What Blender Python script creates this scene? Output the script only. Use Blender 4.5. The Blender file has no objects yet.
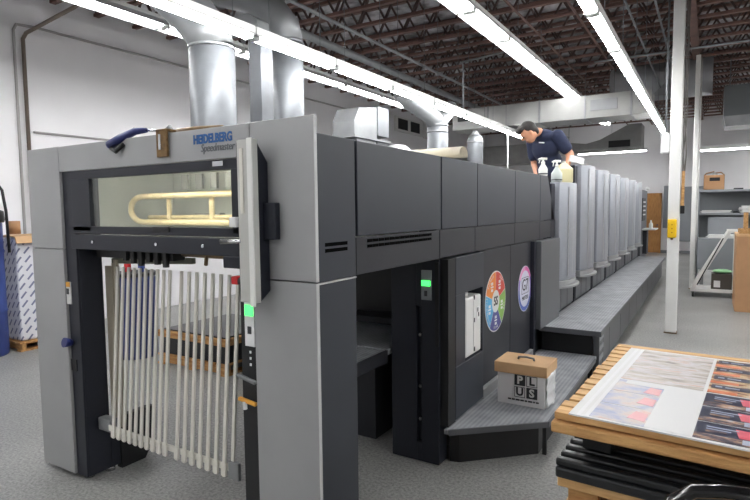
import bpy, bmesh, math, random
from mathutils import Vector, Matrix, Euler

random.seed(7)
SC = bpy.context.scene
COL = SC.collection
PI = math.pi

# ------------------------------------------------------------------ materials
def lin(c):
    return tuple(((x / 255) / 12.92 if x / 255 <= .04045 else ((x / 255 + .055) / 1.055) ** 2.4) for x in c)

MATS = {}
def mat(name, rgb, rough=.5, metal=0., noise=0., nscale=20., bump=0., bscale=80., stretch=(1, 1, 1), coat=0., spec=.5, rgb2=None):
    if name in MATS:
        return MATS[name]
    m = bpy.data.materials.new(name); m.use_nodes = True
    nt = m.node_tree; b = nt.nodes['Principled BSDF']
    col = lin(rgb)
    b.inputs['Base Color'].default_value = (*col, 1)
    b.inputs['Roughness'].default_value = rough
    b.inputs['Metallic'].default_value = metal
    b.inputs['Specular IOR Level'].default_value = spec
    if coat: b.inputs['Coat Weight'].default_value = coat
    if noise or bump:
        tc = nt.nodes.new('ShaderNodeTexCoord'); mp = nt.nodes.new('ShaderNodeMapping')
        mp.inputs['Scale'].default_value = stretch
        nt.links.new(tc.outputs['Object'], mp.inputs['Vector'])
    if noise:
        n = nt.nodes.new('ShaderNodeTexNoise'); n.inputs['Scale'].default_value = nscale; n.inputs['Detail'].default_value = 5
        nt.links.new(mp.outputs[0], n.inputs['Vector'])
        r = nt.nodes.new('ShaderNodeValToRGB')
        c2 = lin(rgb2) if rgb2 else tuple(max(0, x * (1 - noise)) for x in col)
        c3 = col if rgb2 else tuple(min(1, x * (1 + noise)) for x in col)
        r.color_ramp.elements[0].position = .32; r.color_ramp.elements[0].color = (*c2, 1)
        r.color_ramp.elements[1].position = .68; r.color_ramp.elements[1].color = (*c3, 1)
        nt.links.new(n.outputs['Fac'], r.inputs['Fac']); nt.links.new(r.outputs['Color'], b.inputs['Base Color'])
    if bump:
        n2 = nt.nodes.new('ShaderNodeTexNoise'); n2.inputs['Scale'].default_value = bscale; n2.inputs['Detail'].default_value = 3
        nt.links.new(mp.outputs[0], n2.inputs['Vector'])
        bp = nt.nodes.new('ShaderNodeBump'); bp.inputs['Strength'].default_value = bump; bp.inputs['Distance'].default_value = .01
        nt.links.new(n2.outputs['Fac'], bp.inputs['Height']); nt.links.new(bp.outputs['Normal'], b.inputs['Normal'])
    MATS[name] = m
    return m

def emis(name, rgb, s):
    m = bpy.data.materials.new(name); m.use_nodes = True
    b = m.node_tree.nodes['Principled BSDF']
    b.inputs['Base Color'].default_value = (*lin(rgb), 1)
    b.inputs['Emission Color'].default_value = (*lin(rgb), 1)
    b.inputs['Emission Strength'].default_value = s
    MATS[name] = m
    return m

M_PGREY = mat('press_grey_paint', (156, 157, 158), .42, .15, .05, 3)
M_PGREY2 = mat('press_cover_grey', (156, 160, 168), .38, .25, .05, 3)
M_SEAM = mat('panel_edge_light', (196, 197, 198), .4, .2)
M_CHAR = mat('charcoal_panel', (51, 55, 63), .42, 0, .04, 3, spec=.4)
M_CHAR2 = mat('charcoal_panel_deep', (42, 44, 50), .45, 0, .04, 3, spec=.4)
M_NAVYB = mat('blue_black_frame', (30, 33, 43), .45, 0, .04, 5, spec=.4)
M_BLACK = mat('black_paint', (18, 19, 22), .5)
M_SLOT = mat('dark_opening', (4, 4, 5), .9, spec=.05)
M_GREYMID = mat('mid_grey_panel', (84, 86, 90), .45, 0, .04, 3)
M_ALU = mat('aluminium_bar', (216, 213, 204), .4, .1)
M_CHROME = mat('chrome', (205, 207, 210), .2, 1.)
M_GALV = mat('galvanised_steel', (112, 115, 119), .5, .5, .10, 6, .05, 30)
M_GALVD = mat('dull_galvanised_steel', (138, 140, 142), .5, .5, .12, 4, .08, 20)
M_DUCTW = mat('wrapped_duct', (158, 158, 156), .65, .1, .08, 5, .1, 18)
M_WHITE = mat('white_paint', (226, 226, 224), .5, 0, .03, 4)
M_FIXT = mat('white_enamel', (216, 217, 215), .4)
M_REFL = mat('lamp_reflector', (176, 177, 176), .5)
M_WALL = mat('painted_block_wall', (236, 235, 237), .75, 0, .03, 1.2)
M_RUST = mat('red_brown_steel', (112, 84, 76), .6, 0, .18, 6)
M_RUST2 = mat('brown_web_bar', (80, 64, 60), .6, 0, .15, 6)
M_STEP = None
M_WOOD = mat('pine_board', (224, 184, 128), .6, 0, .2, 7, .1, 50, (1, 9, 9), rgb2=(196, 150, 94))
M_WOOD2 = mat('rough_pine', (206, 162, 104), .7, 0, .25, 6, .3, 40, (1, 7, 7), rgb2=(160, 112, 64))
M_WOODY = mat('pine_board_lengthwise', (196, 156, 102), .6, 0, .2, 7, .1, 50, (9, 1, 9), rgb2=(160, 116, 68))
M_DOORW = mat('oak_door', (200, 146, 84), .5, 0, .2, 5, stretch=(8, 8, 1), rgb2=(172, 118, 62))
M_CARD = mat('brown_cardboard', (180, 138, 100), .75, 0, .05, 8)
M_CARD2 = mat('tan_cardboard', (210, 172, 130), .75, 0, .06, 8)
M_PAPER = mat('white_paper', (218, 218, 217), .6)
M_PAPER2 = mat('grey_white_paper', (226, 226, 227), .6)
M_CREAM = mat('cream_sheet', (224, 216, 196), .6)
M_PLAST = mat('black_plastic', (20, 22, 25), .35, 0)
M_GLOSSB = mat('glossy_black', (14, 14, 16), .18, 0, coat=.5)
M_BLUE = mat('blue_plastic', (34, 44, 104), .4)
M_BLUED = mat('drum_blue', (52, 72, 140), .45, 0, .06, 4)
M_RED = mat('red_plastic', (190, 30, 34), .4)
M_YELL = mat('yellow_plastic', (240, 196, 24), .4)
M_ORAN = mat('orange_tip', (222, 160, 60), .45)
M_BRASS = mat('brass_tan_rail', (232, 214, 176), .45, .1, .12, 20)
M_BRONZE = mat('bronze_tube', (132, 110, 84), .4, .6, .2, 20)
M_CHAMB = mat('chamber_pale_grey', (206, 208, 206), .5, 0, .05, 5)
M_SKIN = mat('skin', (202, 146, 116), .5)
M_HAIR = mat('dark_hair', (30, 24, 22), .6, 0, .2, 40)
M_SHIRT = mat('navy_cotton', (33, 41, 68), .85, 0, .08, 20)
M_TROUS = mat('dark_trousers', (40, 40, 46), .85)
M_BOTW = mat('white_bottle_plastic', (226, 228, 222), .4)
M_BOTG = mat('cloudy_bottle_plastic', (190, 198, 196), .35)
M_JUG = mat('yellowish_jug_plastic', (216, 208, 164), .4)
M_BGREY = mat('blue_grey_steel', (138, 142, 147), .5, .1, .05, 3)
M_PRTBLUE = mat('logo_blue', (28, 88, 150), .45)
M_PRTGREY = mat('script_grey', (96, 100, 106), .45)
M_DOT = mat('dark_print', (52, 54, 58), .6)
M_TEAL = mat('pale_green_light_plastic', (150, 200, 150), .5)
M_CLEAR = None
M_GREEN = emis('green_lamp', (60, 235, 90), .9)
M_TUBE = emis('fluorescent_tube', (252, 252, 252), 16.0)
M_INLAMP = emis('warm_chamber_lamp', (255, 248, 232), 15.0)

def glass(name, tint, alpha_t=.9, rough=.03):
    m = bpy.data.materials.new(name); m.use_nodes = True
    nt = m.node_tree; nt.nodes.remove(nt.nodes['Principled BSDF'])
    out = [n for n in nt.nodes if n.type == 'OUTPUT_MATERIAL'][0]
    t = nt.nodes.new('ShaderNodeBsdfTransparent'); t.inputs[0].default_value = (*lin(tint), 1)
    g = nt.nodes.new('ShaderNodeBsdfGlossy'); g.inputs['Roughness'].default_value = rough
    lw = nt.nodes.new('ShaderNodeLayerWeight'); pw = nt.nodes.new('ShaderNodeMath'); pw.operation = 'POWER'; pw.inputs[1].default_value = 4
    fr = nt.nodes.new('ShaderNodeMath'); fr.operation = 'MULTIPLY_ADD'; fr.inputs[1].default_value = .8; fr.inputs[2].default_value = .05
    nt.links.new(lw.outputs['Facing'], pw.inputs[0]); nt.links.new(pw.outputs[0], fr.inputs[0])
    mx = nt.nodes.new('ShaderNodeMixShader')
    nt.links.new(fr.outputs[0], mx.inputs[0]); nt.links.new(t.outputs[0], mx.inputs[1]); nt.links.new(g.outputs[0], mx.inputs[2])
    nt.links.new(mx.outputs[0], out.inputs[0])
    return m
M_GLASS = glass('guard_glass', (238, 241, 238))
M_FILM = glass('clear_bag_film', (236, 238, 240), rough=.12)

def ramp_mat(name, build):
    m = bpy.data.materials.new(name); m.use_nodes = True
    build(m.node_tree, m.node_tree.nodes['Principled BSDF'])
    MATS[name] = m
    return m

def f_floor(nt, b):
    tc = nt.nodes.new('ShaderNodeTexCoord')
    n1 = nt.nodes.new('ShaderNodeTexNoise'); n1.inputs['Scale'].default_value = 55; n1.inputs['Detail'].default_value = 6; n1.inputs['Roughness'].default_value = .7
    n2 = nt.nodes.new('ShaderNodeTexNoise'); n2.inputs['Scale'].default_value = 1.1; n2.inputs['Detail'].default_value = 5
    for n in (n1, n2): nt.links.new(tc.outputs['Object'], n.inputs['Vector'])
    r1 = nt.nodes.new('ShaderNodeValToRGB')
    r1.color_ramp.elements[0].position = .36; r1.color_ramp.elements[0].color = (*lin((122, 123, 121)), 1)
    r1.color_ramp.elements[1].position = .66; r1.color_ramp.elements[1].color = (*lin((182, 182, 179)), 1)
    r2 = nt.nodes.new('ShaderNodeValToRGB')
    r2.color_ramp.elements[0].position = .3; r2.color_ramp.elements[0].color = (.8, .8, .8, 1)
    r2.color_ramp.elements[1].position = .7; r2.color_ramp.elements[1].color = (1.08, 1.08, 1.08, 1)
    nt.links.new(n1.outputs['Fac'], r1.inputs['Fac']); nt.links.new(n2.outputs['Fac'], r2.inputs['Fac'])
    mx = nt.nodes.new('ShaderNodeMix'); mx.data_type = 'RGBA'; mx.blend_type = 'MULTIPLY'; mx.inputs[0].default_value = 1
    nt.links.new(r1.outputs[0], mx.inputs[6]); nt.links.new(r2.outputs[0], mx.inputs[7])
    nt.links.new(mx.outputs[2], b.inputs['Base Color'])
    b.inputs['Roughness'].default_value = .38
M_FLOOR = ramp_mat('speckled_grey_floor', f_floor)

def f_step(nt, b):
    tc = nt.nodes.new('ShaderNodeTexCoord'); mp = nt.nodes.new('ShaderNodeMapping')
    nt.links.new(tc.outputs['Object'], mp.inputs['Vector'])
    w = nt.nodes.new('ShaderNodeTexWave'); w.wave_type = 'BANDS'; w.bands_direction = 'X'; w.inputs['Scale'].default_value = 11
    w.inputs['Distortion'].default_value = 0
    nt.links.new(mp.outputs[0], w.inputs['Vector'])
    n = nt.nodes.new('ShaderNodeTexNoise'); n.inputs['Scale'].default_value = 7; n.inputs['Detail'].default_value = 6
    nt.links.new(mp.outputs[0], n.inputs['Vector'])
    ad = nt.nodes.new('ShaderNodeMath'); ad.operation = 'MULTIPLY_ADD'; ad.inputs[1].default_value = .28
    nt.links.new(w.outputs['Fac'], ad.inputs[0]); nt.links.new(n.outputs['Fac'], ad.inputs[2])
    r = nt.nodes.new('ShaderNodeValToRGB')
    r.color_ramp.elements[0].position = .35; r.color_ramp.elements[0].color = (*lin((122, 125, 130)), 1)
    r.color_ramp.elements[1].position = 1.; r.color_ramp.elements[1].color = (*lin((176, 179, 183)), 1)
    nt.links.new(ad.outputs[0], r.inputs[0]); nt.links.new(r.outputs[0], b.inputs['Base Color'])
    bp = nt.nodes.new('ShaderNodeBump'); bp.inputs['Strength'].default_value = .2; bp.inputs['Distance'].default_value = .003
    nt.links.new(w.outputs['Fac'], bp.inputs['Height']); nt.links.new(bp.outputs[0], b.inputs['Normal'])
    b.inputs['Roughness'].default_value = .45
M_STEP = ramp_mat('ribbed_grey_tread', f_step)

def f_photo(c1, c2, c3, c4, sx, sy, seed):
    def f(nt, b):
        tc = nt.nodes.new('ShaderNodeTexCoord'); mp = nt.nodes.new('ShaderNodeMapping')
        mp.inputs['Scale'].default_value = (sx, sy, 1); mp.inputs['Location'].default_value = (seed, seed * 1.7, 0)
        nt.links.new(tc.outputs['Object'], mp.inputs['Vector'])
        n = nt.nodes.new('ShaderNodeTexNoise'); n.inputs['Scale'].default_value = 1; n.inputs['Detail'].default_value = 4; n.inputs['Roughness'].default_value = .6
        nt.links.new(mp.outputs[0], n.inputs['Vector'])
        r = nt.nodes.new('ShaderNodeValToRGB'); e = r.color_ramp.elements
        e[0].position = .3; e[0].color = (*lin(c1), 1); e[1].position = .7; e[1].color = (*lin(c4), 1)
        x = e.new(.44); x.color = (*lin(c2), 1); x = e.new(.56); x.color = (*lin(c3), 1)
        nt.links.new(n.outputs['Fac'], r.inputs[0]); nt.links.new(r.outputs[0], b.inputs['Base Color'])
        b.inputs['Roughness'].default_value = .5
    return f
M_PH1 = ramp_mat('print_pale_landscape', f_photo((108, 106, 108), (182, 172, 160), (206, 202, 206), (196, 152, 112), 7, 26, 3))
M_PH2 = ramp_mat('print_soft_blue_pink', f_photo((134, 148, 184), (172, 174, 196), (204, 196, 192), (206, 158, 150), 9, 13, 8))
M_PH3 = ramp_mat('print_warm_photo', f_photo((56, 46, 52), (150, 100, 74), (206, 180, 140), (216, 214, 208), 16, 44, 5))
M_PH4 = ramp_mat('print_dark_photo', f_photo((22, 24, 40), (70, 56, 72), (168, 130, 100), (176, 200, 216), 16, 44, 11))
M_PNAVY = mat('print_navy', (34, 40, 66), .3)
M_PPINK = mat('print_coral_pink', (226, 104, 120), .3)
M_PORAN = mat('print_orange', (214, 120, 76), .3)
M_PLINE = mat('print_pale_text', (176, 184, 204), .3)
M_PWHITE = mat('print_white', (216, 216, 216), .55)

def f_roll(nt, b):
    tc = nt.nodes.new('ShaderNodeTexCoord'); mp = nt.nodes.new('ShaderNodeMapping')
    mp.inputs['Rotation'].default_value = (0, math.radians(52), math.radians(0)); 
    nt.links.new(tc.outputs['Object'], mp.inputs['Vector'])
    sp = nt.nodes.new('ShaderNodeSeparateXYZ'); nt.links.new(tc.outputs['Object'], sp.inputs[0])
    ad = nt.nodes.new('ShaderNodeMath'); ad.operation = 'ADD'
    nt.links.new(sp.outputs[0], ad.inputs[0]); nt.links.new(sp.outputs[1], ad.inputs[1])
    cb = nt.nodes.new('ShaderNodeCombineXYZ'); nt.links.new(ad.outputs[0], cb.inputs[0]); nt.links.new(sp.outputs[2], cb.inputs[1])
    m2 = nt.nodes.new('ShaderNodeMapping'); m2.inputs['Rotation'].default_value = (0, 0, math.radians(-50))
    nt.links.new(cb.outputs[0], m2.inputs[0])
    k = nt.nodes.new('ShaderNodeTexBrick'); k.inputs['Scale'].default_value = 1
    k.inputs['Brick Width'].default_value = .15; k.inputs['Row Height'].default_value = .075; k.inputs['Mortar Size'].default_value = .028
    k.inputs['Mortar Smooth'].default_value = .1
    k.inputs['Color1'].default_value = (*lin((108, 114, 146)), 1); k.inputs['Color2'].default_value = (*lin((124, 128, 156)), 1)
    k.inputs['Mortar'].default_value = (*lin((226, 226, 232)), 1)
    nt.links.new(m2.outputs[0], k.inputs['Vector']); nt.links.new(k.outputs['Color'], b.inputs['Base Color'])
    b.inputs['Roughness'].default_value = .5
M_ROLL = ramp_mat('printed_mill_wrap', f_roll)

def f_deck(nt, b):
    tc = nt.nodes.new('ShaderNodeTexCoord')
    n = nt.nodes.new('ShaderNodeTexNoise'); n.inputs['Scale'].default_value = 3.2; n.inputs['Detail'].default_value = 6
    nt.links.new(tc.outputs['Object'], n.inputs['Vector'])
    r = nt.nodes.new('ShaderNodeValToRGB')
    r.color_ramp.elements[0].position = .38; r.color_ramp.elements[0].color = (*lin((104, 102, 102)), 1)
    r.color_ramp.elements[1].position = .66; r.color_ramp.elements[1].color = (*lin((206, 206, 210)), 1)
    nt.links.new(n.outputs['Fac'], r.inputs[0]); nt.links.new(r.outputs[0], b.inputs['Base Color'])
    b.inputs['Roughness'].default_value = .55
M_DECK = ramp_mat('foil_roof_insulation', f_deck)

# ------------------------------------------------------------------ mesh builder
class MB:
    def __init__(s): s.v = []; s.f = []; s.m = []; s.sm = []
    def _add(s, vs, fs, mi=0, smooth=False):
        o = len(s.v); s.v += [Vector(p) for p in vs]
        for f in fs:
            s.f.append([i + o for i in f]); s.m.append(mi); s.sm.append(smooth)
        return s
    def box(s, x0, x1, y0, y1, z0, z1, mi=0):
        vs = [(x, y, z) for z in (z0, z1) for y in (y0, y1) for x in (x0, x1)]
        return s._add(vs, [(0, 2, 3, 1), (4, 5, 7, 6), (0, 1, 5, 4), (2, 6, 7, 3), (0, 4, 6, 2), (1, 3, 7, 5)], mi)
    def obox(s, M, sx, sy, sz, mi=0):
        vs = [M @ Vector((x * sx / 2, y * sy / 2, z * sz / 2)) for z in (-1, 1) for y in (-1, 1) for x in (-1, 1)]
        return s._add(vs, [(0, 2, 3, 1), (4, 5, 7, 6), (0, 1, 5, 4), (2, 6, 7, 3), (0, 4, 6, 2), (1, 3, 7, 5)], mi)
    def bar(s, a, b, w, h, mi=0, up=(0, 0, 1)):
        a, b = Vector(a), Vector(b); d = (b - a); L = d.length; d.normalize()
        x = d.cross(Vector(up))
        if x.length < 1e-4: x = d.cross(Vector((0, 1, 0)))
        x.normalize(); z = x.cross(d)
        R = Matrix((x, d, z)).transposed().to_4x4(); R.translation = (a + b) / 2
        return s.obox(R, w, L, h, mi)
    def cyl(s, a, b, r0, r1=None, n=16, mi=0, caps=True):
        return s.tube([a, b], [r0, r0 if r1 is None else r1], n, mi, caps)
    def tube(s, pts, r, n=10, mi=0, caps=True):
        pts = [Vector(p) for p in pts]
        if not isinstance(r, (list, tuple)): r = [r] * len(pts)
        d0 = (pts[1] - pts[0]).normalized()
        x = d0.cross(Vector((0, 0, 1)))
        if x.length < 1e-3: x = d0.cross(Vector((0, 1, 0)))
        x.normalize(); vs = []
        for i, p in enumerate(pts):
            if i == 0: d = d0
            elif i == len(pts) - 1: d = (pts[i] - pts[i - 1]).normalized()
            else: d = ((pts[i] - pts[i - 1]).normalized() + (pts[i + 1] - pts[i]).normalized()).normalized()
            x = (x - d * x.dot(d)).normalized(); y = d.cross(x)
            k = 1.
            if 0 < i < len(pts) - 1:
                c = (pts[i] - pts[i - 1]).normalized().dot(d); k = 1 / max(.5, c)
            for j in range(n):
                a = 2 * PI * j / n
                vs.append(p + (x * math.cos(a) + y * math.sin(a)) * r[i] * (1 if k == 1 else (1 + (k - 1) * .5)))
        fs = []
        for i in range(len(pts) - 1):
            for j in range(n):
                k = (j + 1) % n
                fs.append((i * n + j, i * n + k, (i + 1) * n + k, (i + 1) * n + j))
        s._add(vs, fs, mi, True)
        if caps:
            o = len(s.v) - len(vs)
            for ring in (0, len(pts) - 1):
                s.f.append([o + ring * n + j for j in range(n)]); s.m.append(mi); s.sm.append(False)
        return s
    def prism(s, poly, axis, a0, a1, mi=0, smooth=False):
        def P(u, v, a): return {'x': (a, u, v), 'y': (u, a, v), 'z': (u, v, a)}[axis]
        n = len(poly); vs = [P(u, v, a0) for u, v in poly] + [P(u, v, a1) for u, v in poly]
        s._add(vs, [(i, (i + 1) % n, n + (i + 1) % n, n + i) for i in range(n)], mi, smooth)
        o = len(s.v) - 2 * n
        for k in (0, n):
            s.f.append([o + k + i for i in range(n)]); s.m.append(mi); s.sm.append(False)
        return s
    def lathe(s, prof, cx, cy, n=20, mi=0):
        vs = []; fs = []
        for r, z in prof:
            for j in range(n):
                a = 2 * PI * j / n; vs.append((cx + r * math.cos(a), cy + r * math.sin(a), z))
        for i in range(len(prof) - 1):
            for j in range(n):
                k = (j + 1) % n; fs.append((i * n + j, i * n + k, (i + 1) * n + k, (i + 1) * n + j))
        s._add(vs, fs, mi, True); o = len(s.v) - len(vs)
        for ring in (0, len(prof) - 1):
            s.f.append([o + ring * n + j for j in range(n)]); s.m.append(mi); s.sm.append(False)
        return s
    def ball(s, c, r, n=14, mi=0, R=None):
        if not isinstance(r, (tuple, list)): r = (r, r, r)
        c = Vector(c); vs = []; fs = []; k = n // 2
        for i in range(k + 1):
            t = PI * i / k
            for j in range(n):
                a = 2 * PI * j / n
                p = Vector((r[0] * math.sin(t) * math.cos(a), r[1] * math.sin(t) * math.sin(a), r[2] * math.cos(t)))
                if R: p = R @ p
                vs.append(c + p)
        for i in range(k):
            for j in range(n):
                q = (j + 1) % n; fs.append((i * n + j, (i + 1) * n + j, (i + 1) * n + q, i * n + q))
        return s._add(vs, fs, mi, True)
    def quad(s, p, mi=0): return s._add(p, [(0, 1, 2, 3)], mi)
    def build(s, name, mats, parent=None, bevel=0, seg=2, weld=False):
        if not isinstance(mats, (list, tuple)): mats = [mats]
        me = bpy.data.meshes.new(name)
        off = Matrix.Identity(4)
        if parent:
            M = WM[parent.name]; off = M.inverted()
        me.from_pydata([off @ v for v in s.v], [], s.f)
        for m in mats: me.materials.append(m)
        for p, mi, sm in zip(me.polygons, s.m, s.sm): p.material_index = mi; p.use_smooth = sm
        bm = bmesh.new(); bm.from_mesh(me)
        if weld: bmesh.ops.remove_doubles(bm, verts=bm.verts, dist=1e-5)
        bmesh.ops.recalc_face_normals(bm, faces=bm.faces); bm.to_mesh(me); bm.free()
        o = bpy.data.objects.new(name, me); COL.objects.link(o)
        if parent: o.parent = parent
        WM[o.name] = WM[parent.name] if parent else Matrix.Identity(4)
        if bevel:
            b = o.modifiers.new('bevel', 'BEVEL'); b.width = bevel; b.segments = seg; b.limit_method = 'ANGLE'; b.angle_limit = math.radians(50)
        return o
WM = {}

def tag(o, label, cat, group=None, kind=None):
    o['label'] = label; o['category'] = cat
    if group: o['group'] = group
    if kind: o['kind'] = kind
    return o
def thing(name, label, cat, loc=(0, 0, 0), rz=0, group=None):
    o = bpy.data.objects.new(name, None); COL.objects.link(o); o.empty_display_size = .1
    o.location = loc; o.rotation_euler = (0, 0, rz)
    WM[o.name] = Matrix.Translation(loc) @ Matrix.Rotation(rz, 4, 'Z')
    return tag(o, label, cat, group)
def copy_tree(o, parent=None):
    c = o.copy(); COL.objects.link(c)
    if parent: c.parent = parent
    for ch in list(o.children): copy_tree(ch, c)
    return c
def struct(name, mb, m, **k):
    o = mb.build(name, m, **k); o['kind'] = 'structure'; return o
def text(name, s, size, m, parent, M, ext=.001, sx=1., shear=0., bold=0.):
    cu = bpy.data.curves.new(name, 'FONT'); cu.body = s; cu.size = size; cu.extrude = ext; cu.align_x = 'CENTER'; cu.align_y = 'CENTER'
    cu.shear = shear; cu.offset = bold; cu.resolution_u = 3
    t = bpy.data.objects.new(name, cu); COL.objects.link(t)
    dg = bpy.context.evaluated_depsgraph_get(); me = bpy.data.meshes.new_from_object(t.evaluated_get(dg))
    bpy.data.objects.remove(t)
    me.materials.clear(); me.materials.append(m)
    P = WM[parent.name].inverted() if parent else Matrix.Identity(4)
    me.transform(P @ M @ Matrix.Diagonal((sx, 1, 1, 1)))
    o = bpy.data.objects.new(name, me); COL.objects.link(o); o.parent = parent; WM[o.name] = WM[parent.name]
    return o
# frames for flat lettering: on a face looking to -Y, and on a face looking to +X
def on_front(x, y, z): return Matrix.Translation((x, y, z)) @ Matrix.Rotation(PI / 2, 4, 'X')
def on_side(x, y, z): return Matrix.Translation((x, y, z)) @ Matrix.Rotation(PI / 2, 4, 'Z') @ Matrix.Rotation(PI / 2, 4, 'X')

# ------------------------------------------------------------------ camera
FPX, YAW, PITCH, ROLL = 544.3, .549218, .073637, -.0106305
fw = Vector((-math.sin(YAW) * math.cos(PITCH), math.cos(YAW) * math.cos(PITCH), -math.sin(PITCH)))
r0 = Vector((math.cos(YAW), math.sin(YAW), 0)); u0 = r0.cross(fw)
rr = r0 * math.cos(ROLL) + u0 * math.sin(ROLL); uu = u0 * math.cos(ROLL) - r0 * math.sin(ROLL)
cam = bpy.data.cameras.new('camera'); cam.sensor_width = 36; cam.lens = FPX / 750 * 36; cam.clip_start = .05; cam.clip_end = 200
co = bpy.data.objects.new('camera', cam); COL.objects.link(co)
Mc = Matrix((rr, uu, -fw)).transposed().to_4x4(); Mc.translation = (0, 0, 1.65); co.matrix_world = Mc
SC.camera = co

# ------------------------------------------------------------------ room shell
XL, XR, YN, YF, ZC = -8., 9., -7., 22., 5.16
struct('floor', MB().box(XL - .2, XR + .2, YN - .2, YF + .2, -.1, 0), M_FLOOR)
struct('ceiling', MB().box(XL - .2, XR + .2, YN - .2, YF + .2, ZC, ZC + .1), M_DECK)
struct('wall_left', MB().box(XL - .2, XL, YN, YF, 0, ZC), M_WALL)
struct('wall_right', MB().box(XR, XR + .2, YN, YF, 0, ZC), M_WALL)
struct('wall_far', MB().box(XL - .2, XR + .2, YF, YF + .2, 0, ZC), M_WALL)
struct('wall_near', MB().box(XL - .2, XR + .2, YN - .2, YN, 0, ZC), M_WALL)
struct('baseboard_far', MB().box(XL, XR, YF - .02, YF, 0, .1), M_BGREY)

# brown wooden door in the far wall
d = MB().box(-1.86, -1.50, YF - .05, YF - .005, .01, 2.07).build('door_1', M_DOORW, bevel=.004); d['kind'] = 'structure'
MB().cyl((-1.55, YF - .05, 1.0), (-1.55, YF - .10, 1.0), .03).build('door_handle', M_CHROME, d)
fr = MB(); fr.box(-1.93, -1.86, YF - .06, YF, 0, 2.14); fr.box(-1.50, -1.43, YF - .06, YF, 0, 2.14); fr.box(-1.93, -1.43, YF - .06, YF, 2.07, 2.14)
struct('trim_1', fr, M_DOORW)

# steel roof: girder on the columns, open-web joists on both sides of it
XG = -.30
struct('roof_girder', MB().box(XG - .06, XG + .06, YN, YF, 4.60, 4.63).box(XG - .012, XG + .012, YN, YF, 4.63, 5.13).box(XG - .06, XG + .06, YN, YF, 5.13, 5.16), M_RUST)
def joist_mesh(x0, x1, panel):
    b = MB()
    b.box(x0, x1, -.04, .04, 4.60, 4.645, 0); b.box(x0, x1, -.04, .04, 5.095, 5.14, 0)
    n = max(2, round((x1 - x0) / panel)); w = (x1 - x0) / n
    for i in range(n):
        a = x0 + i * w
        b.bar((a, 0, 4.645), (a + w / 2, 0, 5.095), .03, .03, 1); b.bar((a + w / 2, 0, 5.095), (a + w, 0, 4.645), .03, .03, 1)
    return b
jl = joist_mesh(XL, XG - .07, .52).build('roof_joist', [M_RUST, M_RUST2]); jl['kind'] = 'structure'
jr = joist_mesh(XG + .07, XR, .52).build('roof_joist', [M_RUST, M_RUST2]); jr['kind'] = 'structure'
ys = [1.18 + .645 * i for i in range(32)]
jl.location.y = ys[0]; jr.location.y = ys[0]
for y in ys[1:]:
    for p in (jl, jr):
        c = p.copy(); COL.objects.link(c); c.location.y = y
# diagonal / lengthwise bridging angles
for x in (-6.3, -2.54, -1.80, 3.4):
    struct('roof_bridging', MB().bar((x, YN, 4.585), (x, YF, 4.585), .03, .025), M_RUST)

# columns
def column(name, x, y, w, label, parts):
    t = thing(name, label, 'column', (x, y, 0)); t['kind'] = 'structure'
    MB().box(x - w / 2, x + w / 2, y - w / 2, y + w / 2, 0.012, 4.60).build('shaft', M_WHITE, t, bevel=.012)
    MB().box(x - w * .56, x + w * .56, y - w * .56, y + w * .56, 0, .012).build('base_plate', M_BRONZE, t)
    return t
c1 = column('support_column', -.38, 8.05, .135, 'white square steel column carrying a yellow box', 0)
c2 = column('support_column', -.250, 12.6, .085, 'white steel column standing farther off beside the grey shelves', 0)
MB().tube([(-.19, 12.6, .3), (-.19, 12.6, 4.55)], .014, 8).build('conduit', M_WHITE, c2)

# ------------------------------------------------------------------ fluorescent fixtures
def fixture(w, L, label, rod):
    t = thing('light_fixture', label, 'light fixture', (0, 0, 0))
    b = MB().box(-w * .32, w * .32, -L / 2, L / 2, .02, .085)
    b.build('housing', M_FIXT, t, bevel=.004)
    r = MB()
    for s in (-1, 1) if w > .2 else (): r.prism([(s * w * .32, .03), (s * w * .5, -.03), (s * w * .5, -.022), (s * w * .32, .042)], 'y', -L / 2, L / 2)
    r.box(-w * .32, w * .32, -L / 2, L / 2, .008, .02)
    r.build('reflector', M_REFL, t)
    for s in (-1, 1):
        MB().cyl((s * w * .2, -L / 2 + .03, -.012), (s * w * .2, L / 2 - .03, -.012), .0135, n=8).build('tube', M_TUBE, t)
    for q in (-1, 1):
        MB().box(-w * .2 - .02, w * .2 + .02, q * L / 2 - q * .03 - .012, q * L / 2 - q * .03 + .012, -.03, .012).build('lamp_holder', M_FIXT, t)
    if rod:
        for q in (-1, 1) if w == .165 else (0,): MB().tube([(0, q * L * .32, .085), (0, q * L * .32, rod)], .004, 6).build('hanger', M_GALV, t)
    return t
ORD = ['nearest', 'second', 'third', 'fourth', 'fifth', 'sixth', 'seventh', 'eighth', 'ninth', 'tenth', 'eleventh', 'twelfth', 'thirteenth', 'fourteenth']
def light_row(x, z, y_end, pitch, n, w, rowname, nvis):
    p = None
    vis = 0
    for k in range(n - 1, -1, -1):
        y = y_end - pitch * (k + .5)
        seen = k < nvis
        if seen:
            i = nvis - 1 - k
            lab = '%s lit fluorescent fixture from the camera in the row %s' % (ORD[i], rowname)
        else: lab = 'lit fluorescent fixture outside the frame in the row %s' % rowname
        if p is None: o = p = fixture(w, pitch - .02, lab, 4.60 - z)
        else: o = copy_tree(p)
        o['label'] = lab; o['group'] = ('fluorescent fixtures ' if seen else 'out of frame fixtures ') + rowname
        o.location = (x, y, z)
light_row(-3.52, 3.20, 12.30, 1.23, 9, .165, 'hanging just above the press', 8)
light_row(-.835, 3.20, 13.10, 1.20, 8, .15, 'ending at the white column', 7)
light_row(-2.33, 3.84, 15.6, 1.22, 17, .27, 'passing over the big square duct', 9)
light_row(-5.50, 3.82, 10.4, 1.22, 14, .25, 'nearest the left wall', 6)
light_row(2.6, 3.82, 21.5, 1.22, 20, .27, 'added over the shelving aisle', 0)  # unseen row, added to brighten the far end of the hall
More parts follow.
